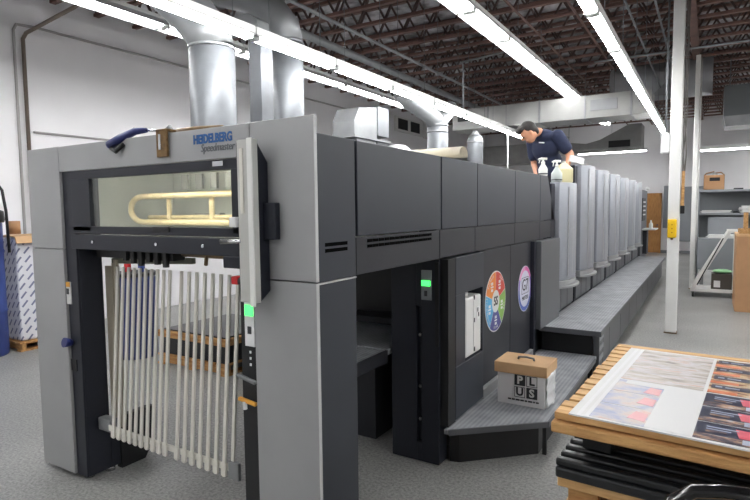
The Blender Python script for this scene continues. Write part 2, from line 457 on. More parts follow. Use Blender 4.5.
light_row(5.8, 3.82, 21.5, 1.22, 20, .27, 'added beside the right wall', 0)  # also unseen, run on to the far wall for more light there
def cross_light(x0, x1, y, z, lab):
    t = fixture(.16, (x1 - x0), lab, 4.60 - z); t.location = ((x0 + x1) / 2, y, z); t.rotation_euler = (0, 0, PI / 2)
    return t
cross_light(-3.95, -1.75, 20.0, 3.50, 'thin crosswise fluorescent fixture hanging far off, left of the column')
cross_light(-.25, 1.9, 15.8, 3.03, 'thin crosswise fluorescent fixture hanging above the grey shelves')

# ------------------------------------------------------------------ press: delivery end
PX0, PX1 = -3.665, -1.40
D = thing('press_delivery', 'grey and charcoal delivery end of the press with a glass window and barred gate', 'printing press', (-2.53, 2.5, 0))
MB().box(PX0, -3.312, 1.81, 1.84, 1.434, 2.045).box(PX0, -3.312, 1.81, 1.84, .035, 1.430).box(PX0, PX0 + .02, 1.84, 2.05, .035, 2.03).build('pillar_cover', M_PGREY, D, bevel=.003)
MB().box(PX0 + .02, -3.20, 1.84, 1.985, .03, 1.97).box(PX0 + .02, -3.20, 1.986, 2.05, .03, .29).box(-3.31, -3.20, 1.826, 1.84, .03, 1.90).build('pillar', M_NAVYB, D, bevel=.004)
ft = MB()
for x, y in ((-3.55, 1.88), (-3.27, 1.88), (-3.24, 2.0)): ft.cyl((x, y, 0), (x, y, .03), .03, n=12)
ft.build('pillar_foot', M_CHROME, D)
hd = MB().box(-3.309, -1.762, 1.81, 1.84, 1.895, 2.043).build('header_panel', M_PGREY, D, bevel=.003)
text('lettering', 'HEIDELBERG', .058, M_PRTBLUE, hd, on_front(-1.995, 1.808, 1.992), sx=.80, bold=.0022)
text('script_lettering', 'Speedmaster', .052, M_PRTGREY, hd, on_front(-1.965, 1.808, 1.949), sx=.82, shear=.25)
# right-hand corner column of the delivery
cc = MB().box(-1.757, PX1, 1.81, 1.826, 1.347, 2.045).build('corner_panel', M_PGREY, D, bevel=.003)
cl = MB().box(-1.757, PX1, 1.81, 1.826, .02, 1.341).build('lower_corner_panel', M_PGREY, D, bevel=.003)
MB().box(PX1 - .004, PX1 + .003, 1.811, 1.828, 1.347, 2.044).box(PX1 - .004, PX1 + .003, 1.811, 1.828, .02, 1.341).box(PX1 - .004, PX1 + .003, 1.828, 2.115, 1.334, 1.341).build('edge_trim', M_SEAM, D)
MB().box(-1.757, PX1 + .001, 1.829, 2.115, 1.343, 1.972).box(-1.757, PX1, 1.829, 2.115, 0.02, 1.334).build('side_panel', M_CHAR, D, bevel=.003)
MB().box(-1.66, -1.59, 1.775, 1.81, 1.525, 1.686).build('junction_box', M_NAVYB, D, bevel=.004)
# upper side panel of the pile chamber and roof
MB().box(-3.66, PX1 - .03, 1.845, 3.07, 1.955, 1.965).build('roof_panel', M_CHAR2, D)
MB().box(PX1 - .022, PX1, 2.135, 3.068, 1.527, 1.972).build('side_panel', M_CHAR, D, bevel=.004)
vp_ = MB().box(PX1 - .022, PX1 - .002, 2.122, 3.05, 1.345, 1.522).build('louvre_panel', M_CHAR2, D, bevel=.003)
def slots(y0, y1, z, rows, n, parent):
    b = MB(); w = (y1 - y0) / n
    for r in range(rows):
        for i in range(n): b.box(PX1 - .006, PX1 + .0016, y0 + i * w, y0 + (i + .84) * w, z + r * .026, z + r * .026 + .015)
    b.build('vent_slot', M_SLOT, parent)
slots(2.22, 2.94, 1.468, 2, 13, vp_)
b = MB()
for z in (1.468, 1.494): b.box(PX1 - .006, PX1 + .0025, 1.875, 2.045, z, z + .016)
b.build('vent_slot', M_SLOT, D)
# left flank
MB().box(PX0, PX0 + .022, 2.055, 3.05, 1.345, 1.97).build('side_panel', M_CHAR, D)
# viewing window
wf = MB()
wf.box(-3.20, -1.765, 1.815, 1.85, 1.845, 1.893); wf.box(-3.20, -3.022, 1.815, 1.85, 1.545, 1.845)
wf.box(-1.888, -1.765, 1.815, 1.85, 1.545, 1.845); wf.box(-3.20, -1.765, 1.815, 1.85, 1.53, 1.572)
wfo = wf.build('window_frame', M_NAVYB, D, bevel=.002)
MB().box(-3.022, -1.888, 1.828, 1.834, 1.572, 1.845).build('window_glass', M_GLASS, D)
MB().box(-2.00, -1.93, 1.808, 1.815, 1.862, 1.885).build('hinge_plate', M_CHROME, wfo)
MB().box(-2.46, -2.33, 1.806, 1.815, 1.548, 1.575).build('window_latch', M_BLACK, wfo, bevel=.003)
cb_ = MB().box(-3.20, -1.79, 1.80, 1.86, 1.44, 1.525).box(-1.94, -1.80, 1.80, 1.86, 1.385, 1.44).build('crossbar', M_NAVYB, D, bevel=.004)
b = MB()
for x in (-2.98, -2.42, -2.07): b.cyl((x, 1.80, 1.485), (x, 1.793, 1.485), .009, n=10)
b.build('crossbar_bolt', M_CHROME, cb_)
# lit chamber behind the glass with its curved chain rails
ch = MB()
ch.box(-3.60, -1.45, 2.85, 2.87, 1.46, 1.95); ch.box(-3.62, -3.60, 1.86, 2.87, 1.46, 1.95); ch.box(-1.77, -1.75, 1.86, 2.87, 1.46, 1.95)
ch.box(-3.6, -1.77, 1.87, 2.87, 1.44, 1.46); ch.box(-3.6, -1.77, 1.86, 2.87, 1.945, 1.955)
ch.build('delivery_chamber', M_CHAMB, D)
MB().box(-3.3, -1.9, 1.875, 1.895, 1.915, 1.945).build('chamber_lamp', M_INLAMP, D)
def rail(y, r, off):
    pts = [(-1.80, y, 1.755 + off)] + [(-3.22 + .0, y, 1.755 + off)]
    for k in range(1, 9):
        a = PI / 2 + PI * k / 8; pts.append((-3.22 + (.085 + off) * 1.5 * math.cos(a), y, 1.67 + (.085 + off) * math.sin(a)))
    pts.append((-1.80, y, 1.585 - off)); return pts
b = MB()
b.tube(rail(2.30, .012, 0), .019, 8); b.tube(rail(2.35, .012, -.03)[9:], .016, 8)
for x in (-3.0, -2.6, -2.2): b.box(x - .015, x + .015, 2.33, 2.345, 1.59, 1.75)
b.build('chain_rail', M_BRASS, D)
b = MB()
for i in range(9): b.box(-3.05 + .14 * i, -2.99 + .14 * i, 2.48, 2.50, 1.80, 1.90)
b.box(-2.85, -2.62, 2.42, 2.46, 1.585, 1.64)
b.build('gripper_bar', M_PGREY, D)
# mechanisms under the window
b = MB().tube([(-3.14, 2.05, 1.405), (-2.50, 2.05, 1.415)], .02, 8)
b.box(-3.15, -2.45, 1.92, 2.0, 1.385, 1.43)
for i in range(6): b.box(-2.86 + i * .07, -2.83 + i * .07, 1.90, 1.92, 1.375 - (i % 3) * .012, 1.43)
b.build('jogger_mechanism', M_BLACK, D)
MB().bar((-3.17, 2.04, 1.35), (-2.45, 2.06, 1.375), .03, .035).build('jogger_beam', mat('olive_grey_paint', (118, 120, 106), .5), D, bevel=.005)
b = MB().tube([(-2.50, 1.99, 1.425), (-1.93, 1.99, 1.42)], .019, 10)
b.tube([(-2.26, 1.985, 1.42), (-2.24, 1.96, 1.37)], .010, 6)
b.build('blower_tube', M_BRONZE, D)
MB().box(-3.20, -3.13, 2.0, 2.02, .30, 1.32).box(-3.125, -3.10, 2.01, 2.03, .30, 1.36).box(-3.13, -3.125, 2.0, 2.02, .3, 1.34).build('jogger_board', mat('grey_beige_board', (170, 162, 146), .7, 0, .08, 6, stretch=(6, 6, .6)), D)
MB().box(-3.19, -3.06, 1.90, 1.96, .31, .39).build('gate_bracket', M_GALVD, D, bevel=.01)
MB().prism([(2.05, .0), (2.22, .0), (2.30, .12), (2.30, .34), (2.05, .34)], 'x', -3.24, -3.19).build('chain_guard', M_BLACK, D)
# barred pile gate
G = MB()
G.bar((-3.06, 1.892, .352), (-2.445, 1.892, .352), .010, .036).bar((-2.41, 1.892, .352), (-1.965, 1.892, .352), .010, .036)
gate = G.build('pile_gate', M_ALU, D, bevel=.003)
barm = MB().bar((0, 1.875, .305), (0, 1.955, 1.33), .022, .013).bar((0, 1.875, .31), (0, 1.879, .375), .034, .015)
bar0 = barm.build('bar', M_ALU, gate, bevel=.004)
xs = [-2.995 + i * .0525 for i in range(10)] + [-2.425 + i * .0605 for i in range(8)]
bar0.location.x = xs[0]
for x in xs[1:]:
    c = bar0.copy(); COL.objects.link(c); c.parent = gate; c.location.x = x
MB().box(-2.02, -1.95, 1.865, 1.885, .31, .40).build('gate_hinge', M_GALVD, gate, bevel=.003)
# right gate post, black, with a status label and clips
gp = MB().box(-1.872, -1.758, 1.835, 2.10, .02, 1.335).build('gate_post', M_BLACK, D, bevel=.003)
sp_ = MB().box(-1.838, -1.776, 1.826, 1.835, 1.02, 1.26).build('status_plate', M_PAPER2, gp, bevel=.002)
MB().box(-1.832, -1.782, 1.823, 1.827, 1.165, 1.215).build('status_lamp', M_GREEN, sp_)
MB().box(-1.818, -1.796, 1.823, 1.827, 1.08, 1.115).build('status_symbol', M_DOT, sp_)
for i, z in enumerate((.985, .955, .925)): MB().box(-1.818, -1.808, 1.832, 1.836, z, z + .012).build('switch_mark', M_PAPER2, gp)
MB().bar((-1.872, 1.80, .885), (-1.765, 1.815, .855), .02, .016).build('clip', M_GALVD, gp, bevel=.004)
q = MB().bar((-1.862, 1.80, .772), (-1.765, 1.815, .752), .02, .016).build('clip', M_ORAN, gp, bevel=.004); q['label'] = 'orange-tipped clip'
MB().bar((-1.825, 1.80, .762), (-1.822, 1.80, .725), .014, .014).build('clip_tab', M_PAPER2, gp)
es = MB().box(-1.865, -1.822, 1.775, 1.812, 1.315, 1.352).build('emergency_stop', M_RED, D, bevel=.004)
MB().cyl((-1.822, 1.79, 1.332), (-1.795, 1.79, 1.330), .018, n=14).build('stop_knob', M_BLACK, es)
# tall narrow operator console standing off the front
con = MB().prism([(1.812, 1.862), (1.74, 1.955), (1.74, 1.245), (1.812, 1.295)], 'x', -1.775, -1.655).build('operator_console', M_NAVYB, D, bevel=.006)
MB().prism([(-1.80, 1.81), (-1.752, 1.722), (-1.662, 1.722), (-1.650, 1.745), (-1.775, 1.745)], 'z', 1.25, 1.958).build('console_face', mat('console_pale_grey', (190, 190, 186), .45), con, bevel=.005)
MB().box(-1.69, -1.660, 1.716, 1.724, 1.235, 1.962).build('console_edge', M_WHITE, con, bevel=.003)
MB().box(-1.735, -1.715, 1.717, 1.723, 1.64, 1.92).build('button_strip', M_ALU, con, bevel=.002)
MB().box(-1.80, -1.76, 1.71, 1.74, 1.58, 1.625).build('lock_block', M_PAPER2, con, bevel=.005)
MB().tube([(-1.90, 1.76, 1.512), (-1.80, 1.74, 1.516), (-1.74, 1.725, 1.52)], [.016, .011, .009], 8).build('door_handle', M_CHROME, con)
# labels on the left pillar
wl = MB().box(-3.325, -3.272, 1.818, 1.8265, 1.10, 1.235).build('warning_label', M_PAPER, D)
MB().box(-3.325, -3.272, 1.816, 1.818, 1.205, 1.235).build('label_band', M_ORAN, wl)
MB().box(-3.31, -3.285, 1.816, 1.818, 1.16, 1.195).build('label_symbol', M_DOT, wl)
MB().cyl((-3.30, 1.826, .86), (-3.30, 1.78, .87), .022, .03, 12).build('lock_knob', M_BLUE, D)
MB().box(-3.305, -3.25, 1.82, 1.827, .69, .76).build('catch_plate', M_BLACK, D)
# ------------------------------------------------------------------ press: extension with the coating unit
E_ = thing('press_extension', 'charcoal side of the press with two round stickers and a white canister', 'printing press', (-2.5, 4.5, 0))
# interior of the pile chamber
MB().box(-3.6, -1.78, 4.0, 4.03, .0, 1.44).build('rear_plate', M_BLACK, E_)
MB().box(-2.55, -1.80, 3.08, 3.99, .68, .72).build('inner_step', M_STEP, E_, bevel=.004)
MB().box(-2.55, -1.79, 2.62, 3.065, .68, .72).build('pile_tray', M_STEP, D, bevel=.004)
MB().box(-1.80, -1.785, 2.62, 3.065, .64, .722).build('tray_edge', M_CHAR2, D)
MB().box(-2.70, -2.0, 3.25, 3.98, 0.0, .675).build('step_riser', M_CHAR2, E_)
MB().box(-2.6, -1.80, 3.75, 3.98, .72, .78).build('inner_ledge', M_CHAR2, E_, bevel=.01)
MB().cyl((-2.0, 3.96, .78), (-2.0, 3.96, 1.43), .04, n=10).build('riser_pipe', M_BLACK, E_)
# guard post with the green lamp
po = MB().box(-1.775, -1.59, 3.10, 3.22, .004, 1.335).box(-1.555, -1.43, 3.10, 3.22, .004, 1.335).box(-1.59, -1.555, 3.13, 3.22, .004, 1.335).box(-1.59, -1.555, 3.10, 3.14, 1.03, 1.335).box(-1.59, -1.555, 3.10, 3.14, .004, .13).build('light_guard_post', M_NAVYB, E_, bevel=.003)
st = MB().box(-1.548, -1.478, 3.088, 3.10, 1.075, 1.265).build('status_plate', M_BGREY, po, bevel=.002)
MB().box(-1.545, -1.483, 3.084, 3.089, 1.165, 1.20).build('status_lamp', M_GREEN, st)
MB().box(-1.525, -1.505, 3.085, 3.089, 1.10, 1.135).build('status_symbol', M_DOT, st)
b = MB()
for z in (.50, .84, .28): b.ball((-1.572, 3.118, z), .012, 10)
b.build('guide_roller', M_GALVD, po)
MB().box(-1.452, -1.43, 3.092, 3.101, .78, 1.32).build('cable_slot', M_BLACK, po)

ysp = [3.078, 3.687, 4.573, 5.38]
for i in range(3):
    MB().box(PX1 - .022, PX1, ysp[i] + .004, ysp[i + 1] - .003, 1.527, 1.972).build('side_panel', M_CHAR, E_, bevel=.003)
MB().prism([(5.384, 1.527), (5.384, 1.972), (5.66, 1.972), (5.975, 1.527)], 'x', PX1 - .022, PX1).build('end_panel', M_CHAR, E_, bevel=.003)
for a, c in ((3.058, 3.645), (3.65, 4.573), (4.577, 5.38), (5.384, 6.06)):
    MB().box(PX1 - .022, PX1 - .002, a, c, 1.348, 1.522).build('band_panel', M_CHAR2, E_, bevel=.003)
# protruding cabinet with a window in which the canister stands
b = MB()
b.box(-1.75, -1.372, 3.235, 3.745, .27, .62); b.box(-1.75, -1.372, 3.235, 3.745, 1.09, 1.338)
b.box(-1.75, -1.372, 3.235, 3.395, .62, 1.09); b.box(-1.75, -1.372, 3.722, 3.745, .62, 1.09)
cabi = b.build('dispenser_cabinet', M_CHAR, E_, bevel=.003)
MB().box(-1.75, -1.70, 3.41, 3.72, .62, 1.09).box(-1.43, -1.375, 3.12, 3.235, .26, 1.335).build('cabinet_back', M_BLACK, E_)
can = MB().box(-1.60, -1.374, 3.41, 3.70, .635, 1.045).build('canister', M_PAPER, cabi, bevel=.014)
MB().cyl((-1.43, 3.49, 1.045), (-1.43, 3.49, 1.078), .034, n=14).build('canister_cap', M_PAPER, can)
MB().box(-1.376, -1.371, 3.60, 3.66, .87, .96).build('canister_label', M_PAPER2, can)
for y, z in ((3.615, .925), (3.63, .89), (3.55, .86), (3.55, 1.02), (3.555, .655)): MB().box(-1.374, -1.370, y, y + .018, z, z + .03).build('canister_mark', M_DOT, can)
MB().box(-1.376, -1.371, 3.547, 3.552, .68, 1.03).build('canister_seam', M_PAPER2, can)
# sticker panels
pn = []
for a, c in ((3.75, 4.475), (4.48, 5.08)):
    pn.append(MB().box(PX1 - .03, PX1 - .006, a, c, .10, 1.343).build('lower_panel', M_CHAR2, E_, bevel=.003))
MB().box(PX1 - .02, PX1 + .03, 5.085, 5.15, .10, 1.343).build('corner_post', M_NAVYB, E_, bevel=.004)
MB().box(PX1 - .02, -1.325, 5.155, 5.90, .50, 1.337).build('end_cabinet', M_GREYMID, E_, bevel=.004)
def disc_faces(b, cy, cz, r0, r1, a0, a1, mi, x):
    n = max(3, int(abs(a1 - a0) / .15)); pts = []
    P = lambda r, a: (x, cy + r * math.sin(a), cz + r * math.cos(a))
    for i in range(n):
        t0 = a0 + (a1 - a0) * i / n; t1 = a0 + (a1 - a0) * (i + 1) / n
        if r0 > 0: b.quad([P(r0, t0), P(r1, t0), P(r1, t1), P(r0, t1)], mi)
        else: b._add([P(0, 0), P(r1, t0), P(r1, t1)], [(0, 1, 2)], mi)
WC = [mat('sticker_red', (206, 58, 46), .4), mat('sticker_green', (130, 178, 74), .4), mat('sticker_indigo', (70, 66, 140), .4), mat('sticker_blue', (74, 166, 214), .4), mat('sticker_orange', (232, 138, 48), .4)]
SX, CY, CZ, R5 = PX1 - .003, 4.10, .925, .232
b = MB(); b.cyl((SX - .003, CY, CZ), (SX - .0005, CY, CZ), R5 + .008, n=40, mi=5)
for k in range(5): disc_faces(b, CY, CZ, .088, R5, 2 * PI * k / 5 + .015, 2 * PI * (k + 1) / 5 - .015, k, SX)
s5 = b.build('round_sticker', WC + [M_PAPER], pn[0]); s5['label'] = 'round sticker in five coloured wedges reading 5S'
text('lettering', '5S', .098, M_BLACK, s5, on_side(SX + .001, CY, CZ), .0008, bold=.002)
b = MB()
for k in range(5):
    a = 2 * PI * (k + .5) / 5; cy, cz = CY + .150 * math.sin(a), CZ + .150 * math.cos(a)
    b.box(SX, SX + .001, cy - .03, cy + .03, cz - .006, cz + .006); b.box(SX, SX + .001, cy - .022, cy + .022, cz + .014, cz + .036)
    b.box(SX, SX + .001, cy - .022, cy + .022, cz - .036, cz - .016)
b.build('sticker_symbol', M_PAPER2, s5)
for k, wd in enumerate(('SORT', 'SET', 'SHINE', 'STANDARDIZE', 'SUSTAIN')):
    a = 2 * PI * (k + .5) / 5
    # lettering that follows the rim
    for j, chh in enumerate(wd):
        aa = a + (j - (len(wd) - 1) / 2) * .105 * (1 if math.cos(a) > -.2 else -1)
        rotn = -aa if math.cos(a) > -.2 else PI - aa
        text('rim_letter', chh, .03, M_PAPER, s5, on_side(SX + .001, CY + .208 * math.sin(aa), CZ + .208 * math.cos(aa)) @ Matrix.Rotation(rotn, 4, 'Z'), .0005)
GC = [mat('ring_pink', (222, 92, 168), .4), mat('ring_violet', (122, 96, 186), .4), mat('ring_blue', (62, 92, 178), .4), mat('ring_light_pink', (226, 150, 196), .4), mat('sticker_pale', (210, 212, 226), .4)]
CY2, CZ2, R7 = 4.90, .922, .208
b = MB(); b.cyl((SX - .003, CY2, CZ2), (SX - .0005, CY2, CZ2), R7, n=40, mi=4)
ring = [0, 0, 1, 1, 2, 2, 2, 2, 2, 1, 3, 3]
for k in range(12): disc_faces(b, CY2, CZ2, .165, R7 - .006, 2 * PI * k / 12, 2 * PI * (k + 1) / 12, ring[k], SX)
s7 = b.build('round_sticker', GC, pn[1]); s7['label'] = 'pale round sticker with a pink to blue rim reading G7'
text('lettering', 'G7', .15, M_DOT, s7, on_side(SX + .001, CY2, CZ2 + .03), .0008)
b = MB()
for y0, y1, z0, z1 in ((-.105, .105, .10, .104), (-.105, -.101, -.04, .104), (.101, .105, -.04, .104), (-.105, .105, -.044, -.04)):
    b.box(SX, SX + .001, CY2 + y0, CY2 + y1, CZ2 + z0, CZ2 + z1)
b.build('sticker_frame', M_DOT, s7)
text('small_lettering', 'MASTER', .052, M_DOT, s7, on_side(SX + .001, CY2, CZ2 - .085), .0006)
# body, roof and the walk deck at its far end
MB().box(-3.66, PX1 - .035, 4.05, 5.66, .02, 1.96).box(-3.66, PX1 - .035, 3.075, 4.05, 1.345, 1.96).build('body', M_CHAR2, E_)
MB().box(-3.6, -1.77, 3.075, 5.66, 1.962, 1.968).box(-1.77, PX1 - .023, 3.075, 5.66, 1.962, 1.968).build('roof_panel', M_CHAR, E_)
WD = thing('walk_deck', 'low deck behind the bottles that carries the person in navy', 'platform', (-2.5, 6.3, 0))
MB().box(-3.6, -1.50, 5.70, 6.97, .02, 1.10).build('base', M_CHAR2, WD)
MB().box(-3.6, -1.50, 5.70, 6.97, 1.105, 1.14).build('tread', M_STEP, WD)
MB().tube([(-1.53, 5.93, 1.14), (-1.53, 5.93, 1.88), (-1.53, 5.78, 1.88), (-1.53, 5.78, 1.14)], .016, 8).build('handrail', M_WHITE); HR = bpy.data.objects['handrail']; tag(HR, 'slim white handrail in the gap before the shortest printing unit', 'handrail')

# ------------------------------------------------------------------ printing units
def unit(label, y0, y1, ztop, body_top):
    t = thing('printing_unit', label, 'printing unit', (-2.3, (y0 + y1) / 2, 0))
    ym, h = (y0 + y1) / 2, (y1 - y0) / 2
    # curved guard: shallow convex profile in plan
    prof = []
    for i in range(13):
        u = -1 + 2 * i / 12; prof.append((-1.36 + .075 * (1 - abs(u) ** 2.6), ym + h * .96 * u))
    prof += [(-1.46, ym + h * .96), (-1.46, ym - h * .96)]
    MB().prism(prof, 'z', .86, ztop, 0, True).build('curved_guard', M_PGREY2, t, bevel=.004)
    e = MB().prism([(x + .004 if i < 13 else x, y) for i, (x, y) in enumerate(prof)], 'z', .80, .855, 0, True)
    prof2 = [(x + (.05 * (1 - abs(-1 + 2 * i / 12) ** 3) if i < 13 else 0), y) for i, (x, y) in enumerate(prof)]
    e.prism(prof2, 'z', .775, .80, 0, True)
    e.build('guard_foot', M_PGREY, t, bevel=.003)
    s = MB()
    for u in (-.55, -.1, .4): s.box(-1.30, -1.282 - .02 * abs(u), ym + h * u - .006, ym + h * u + .006, .90, ztop - .05)
    s.build('guard_rib', M_SEAM, t)
    xb = -3.5 if body_top > 1.5 else -1.49
    MB().box(xb, -1.47, y0 - .02, y1 + .1, .9, body_top).box(xb, -1.40, y0 - .08, y1 + .12, .02, .80).build('body', M_CHAR2, t)
    MB().box(-1.47, -1.40, y0 - .17, y0 - .02, .80, ztop - .02).build('side_frame', M_NAVYB, t)  # dark strip paints the shade of the gap between units
    p = MB()
    w = (y1 - y0 + .2) / 3
    for i in range(3): p.box(-1.40, -1.385, y0 - .08 + i * w + .006, y0 - .08 + (i + 1) * w - .006, .51, .765)
    p.build('base_panel', M_GREYMID, t, bevel=.003)
    k = MB()
    for z in (1.35, 1.75): k.cyl((-1.44, y1 + .03, z), (-1.37, y1 + .03, z), .02, n=8)
    k.build('latch_knob', M_BLACK, t)
    return t
GU = 'printing units in a line behind the step'
u0_ = unit('shortest curved grey printing unit, bottles standing on its top', 5.99, 6.78, 1.925, 1.03); u0_['group'] = GU
proto = unit('', 7.13, 7.95, 2.185, 2.0)
names = ['first tall curved grey printing unit just past the bottles', 'second tall curved grey printing unit behind the one next to the bottles', 'middle one of the tall curved grey printing units',
         'fourth tall curved grey printing unit along the step', 'fifth tall curved grey printing unit, second from the far end', 'farthest tall curved grey printing unit beside the dark feeder']
for i, n in enumerate(names):
    o = proto if i == 0 else copy_tree(proto)
    o['label'] = n; o['group'] = GU
    o.location.y = 7.54 + 1.19 * i
# feeder
F = thing('press_feeder', 'dark feeder end of the press with a white shelf, beyond the printing units', 'printing press', (-2.3, 14.8, 0))
MB().box(-3.4, -1.34, 14.15, 15.5, .02, 2.06).build('body', M_GREYMID, F, bevel=.01)
MB().box(-1.345, -1.325, 14.3, 15.0, 1.32, 1.86).build('monitor_panel', M_BLACK, F)
b = MB()
for z in (1.75, 1.65, 1.55, 1.45): b.box(-1.326, -1.318, 14.4, 14.9, z, z + .035)
b.build('monitor_row', M_PAPER2, F)
MB().box(-1.34, -1.05, 14.4, 15.2, 1.10, 1.13).build('shelf', M_PAPER2, F, bevel=.005)
MB().box(-1.34, -1.25, 14.6, 15.0, .52, 1.08).build('drawer_front', M_CHAR2, F)
MB().ball((-1.30, 15.1, 2.10), .045, 10).build('signal_lamp', M_PAPER, F)
sb = MB().lathe([(.04, 1.13), (.045, 1.15), (.045, 1.24), (.02, 1.28), (.015, 1.33)], -1.18, 14.75, 12).build('squeeze_bottle', M_BOTW)
tag(sb, 'small white bottle on the shelf of the far dark feeder', 'bottle')

# ------------------------------------------------------------------ steps beside the press
S = thing('long_step', 'long grey ribbed step running beside the printing units', 'step platform', (-1.1, 9.7, 0))
MB().box(-1.38, -.822, 5.33, 14.1, .455, .50).build('tread', M_STEP, S, bevel=.006)
MB().box(-1.38, -.8215, 5.318, 5.33, .452, .501).box(-.822, -.812, 5.318, 14.1, .452, .501).build('nosing', M_GREYMID, S, bevel=.003)
y = 5.42; i = 0
while y < 13.9:
    w = .42 if i < 2 else .86
    MB().box(-.90, -.872, y, min(y + w, 14.05) - .012, .06, .45).build('side_panel', M_GREYMID, S, bevel=.004)
    y += w; i += 1
MB().box(-1.38, -.905, 5.42, 14.05, .05, .45).build('frame', M_BLACK, S)
b = MB()
for z in (.15, .25, .35): b.box(-.873, -.862, 5.45, 5.80, z, z + .05)
b.build('drawer_pull', M_BGREY, S, bevel=.004)
b = MB()
for yy in (5.5, 7.2, 8.9, 10.6, 12.3, 13.9): b.cyl((-.95, yy, 0), (-.95, yy, .06), .03, n=10); b.cyl((-1.3, yy, 0), (-1.3, yy, .06), .03, n=10)
b.build('foot', M_BLACK, S)
MB().box(-.885, -.84, 5.395, 5.42, .03, .45).build('end_post', M_GREYMID, S)
L = thing('corner_step', 'low angular grey step with a paper box standing on it', 'step platform', (-1.1, 4.4, 0))
poly = [(-1.40, 3.105), (-1.365, 3.115), (-.862, 3.56), (-.862, 5.40), (-1.40, 5.40)]
MB().prism(poly, 'z', .215, .25).build('tread', M_STEP, L, bevel=.005)
MB().bar((-1.368, 3.106, .2325), (-.857, 3.553, .2325), .012, .037).bar((-.856, 3.555, .2325), (-.856, 5.3, .2325), .012, .037).build('nosing', M_GREYMID, L)
MB().prism([(-1.40, 3.20), (-1.34, 3.215), (-.93, 3.60), (-.93, 5.35), (-1.40, 5.35)], 'z', .0, .21).build('base', M_BLACK, L)
MB().box(-.905, -.88, 3.60, 3.625, 0, .214).build('foot', M_BLACK, L)
MB().box(-1.405, -1.37, 3.75, 5.08, .25, .325).build('kick_plate', M_PGREY, L, bevel=.005)

# ------------------------------------------------------------------ things on the press
# air gun and tag hanging over the front edge
ag = thing('air_gun', 'blue air gun lying over the top front edge of the press', 'air gun', (-2.6, 1.85, 2.045))
b = MB().tube([(-2.785, 1.80, 2.015), (-2.70, 1.81, 2.045), (-2.60, 1.83, 2.078), (-2.52, 1.84, 2.078)], [.024, .024, .019, .013], 10)
b.build('body', M_BLUE, ag)
MB().tube([(-2.755, 1.79, 1.995), (-2.715, 1.79, 1.975), (-2.66, 1.80, 2.01)], .011, 8).build('trigger', M_BLACK, ag)
MB().tube([(-2.52, 1.84, 2.078), (-2.42, 1.86, 2.07)], .006, 8).build('nozzle', M_CHROME, ag)
MB().tube([(-2.46, 1.92, 2.05), (-2.45, 1.91, 2.085), (-2.41, 1.90, 2.095), (-2.38, 1.90, 2.05)], .009, 8).build('coupling', M_GALVD, ag)
tg = thing('air_valve', 'rusty brass bracket with a slot hanging on the press front top', 'bracket', (-2.34, 1.80, 2.05))
MB().box(-2.382, -2.302, 1.792, 1.806, 1.925, 2.062).box(-2.382, -2.302, 1.792, 1.90, 2.05, 2.064).build('plate', mat('rusty_brass', (118, 92, 58), .45, .5, .3, 30), tg, bevel=.003)
MB().box(-2.362, -2.345, 1.788, 1.793, 1.96, 2.04).build('slot', M_CHROME, tg, bevel=.004)
MB().tube([(-2.30, 1.86, 2.058), (-2.20, 1.87, 2.062), (-2.02, 1.90, 2.058)], .011, 8).build('hose', M_BRONZE, tg)
# bottles
def spray(label, x, y, z, mb, s=1.):
    t = thing('spray_bottle', label, 'spray bottle', (x, y, z), 0, 'spray bottles on top of the press')
    MB().lathe([(.040 * s, z), (.046 * s, z + .01), (.046 * s, z + .075 * s), (.018, z + .125 * s), (.016, z + .14 * s)], x, y, 18).build('body', mb, t)
    MB().lathe([(.020, z + .13 * s), (.020, z + .15 * s)], x, y, 12).build('collar', M_BOTW, t)
    h = MB().tube([(x + .035, y + .018, z + .178 * s), (x - .015, y - .008, z + .180 * s), (x - .045, y - .025, z + .172 * s)], [.012, .014, .009], 8)
    h.cyl((x, y, z + .145 * s), (x, y, z + .178 * s), .011, n=8)
    h.tube([(x - .03, y - .016, z + .17 * s), (x - .035, y - .025, z + .135 * s)], .005, 6)
    h.build('trigger_head', M_BOTW, t)
    MB().lathe([(.0465 * s, z + .018), (.0465 * s, z + .030)], x, y, 18).build('label_band', M_DOT, t)
    return t
spray('white spray bottle standing on the charcoal press edge', -1.445, 5.645, 1.972, M_BOTW, .98)
spray('cloudy green-necked spray bottle beside the square jug', -1.405, 6.06, 1.927, M_BOTG, 1.25)
jg = thing('jug', 'yellowish square jug with sloping shoulders on the shortest printing unit', 'jug', (-1.40, 6.36, 1.927), 0)
z = 1.927
b = MB()
rings = [(.078, z), (.082, z + .01), (.082, z + .155), (.03, z + .215), (.018, z + .222)]
MRot = Matrix.Rotation(.55, 3, 'Z')
vs = []; fs = []
for r, zz in rings:
    for sx, sy in ((-1, -1), (1, -1), (1, 1), (-1, 1)):
        p = MRot @ Vector((sx * r, sy * r, 0)); vs.append((p.x - 1.40, p.y + 6.36, zz))
for i in range(4):
    for j in range(4): k = (j + 1) % 4; fs.append((i * 4 + j, i * 4 + k, i * 4 + 4 + k, i * 4 + 4 + j))
fs += [(0, 1, 2, 3), (16, 17, 18, 19)]
b._add(vs, fs); b.build('body', M_JUG, jg, bevel=.012)
MB().cyl((-1.40, 6.36, z + .215), (-1.40, 6.36, z + .24), .022, n=14).build('cap', M_BOTW, jg)
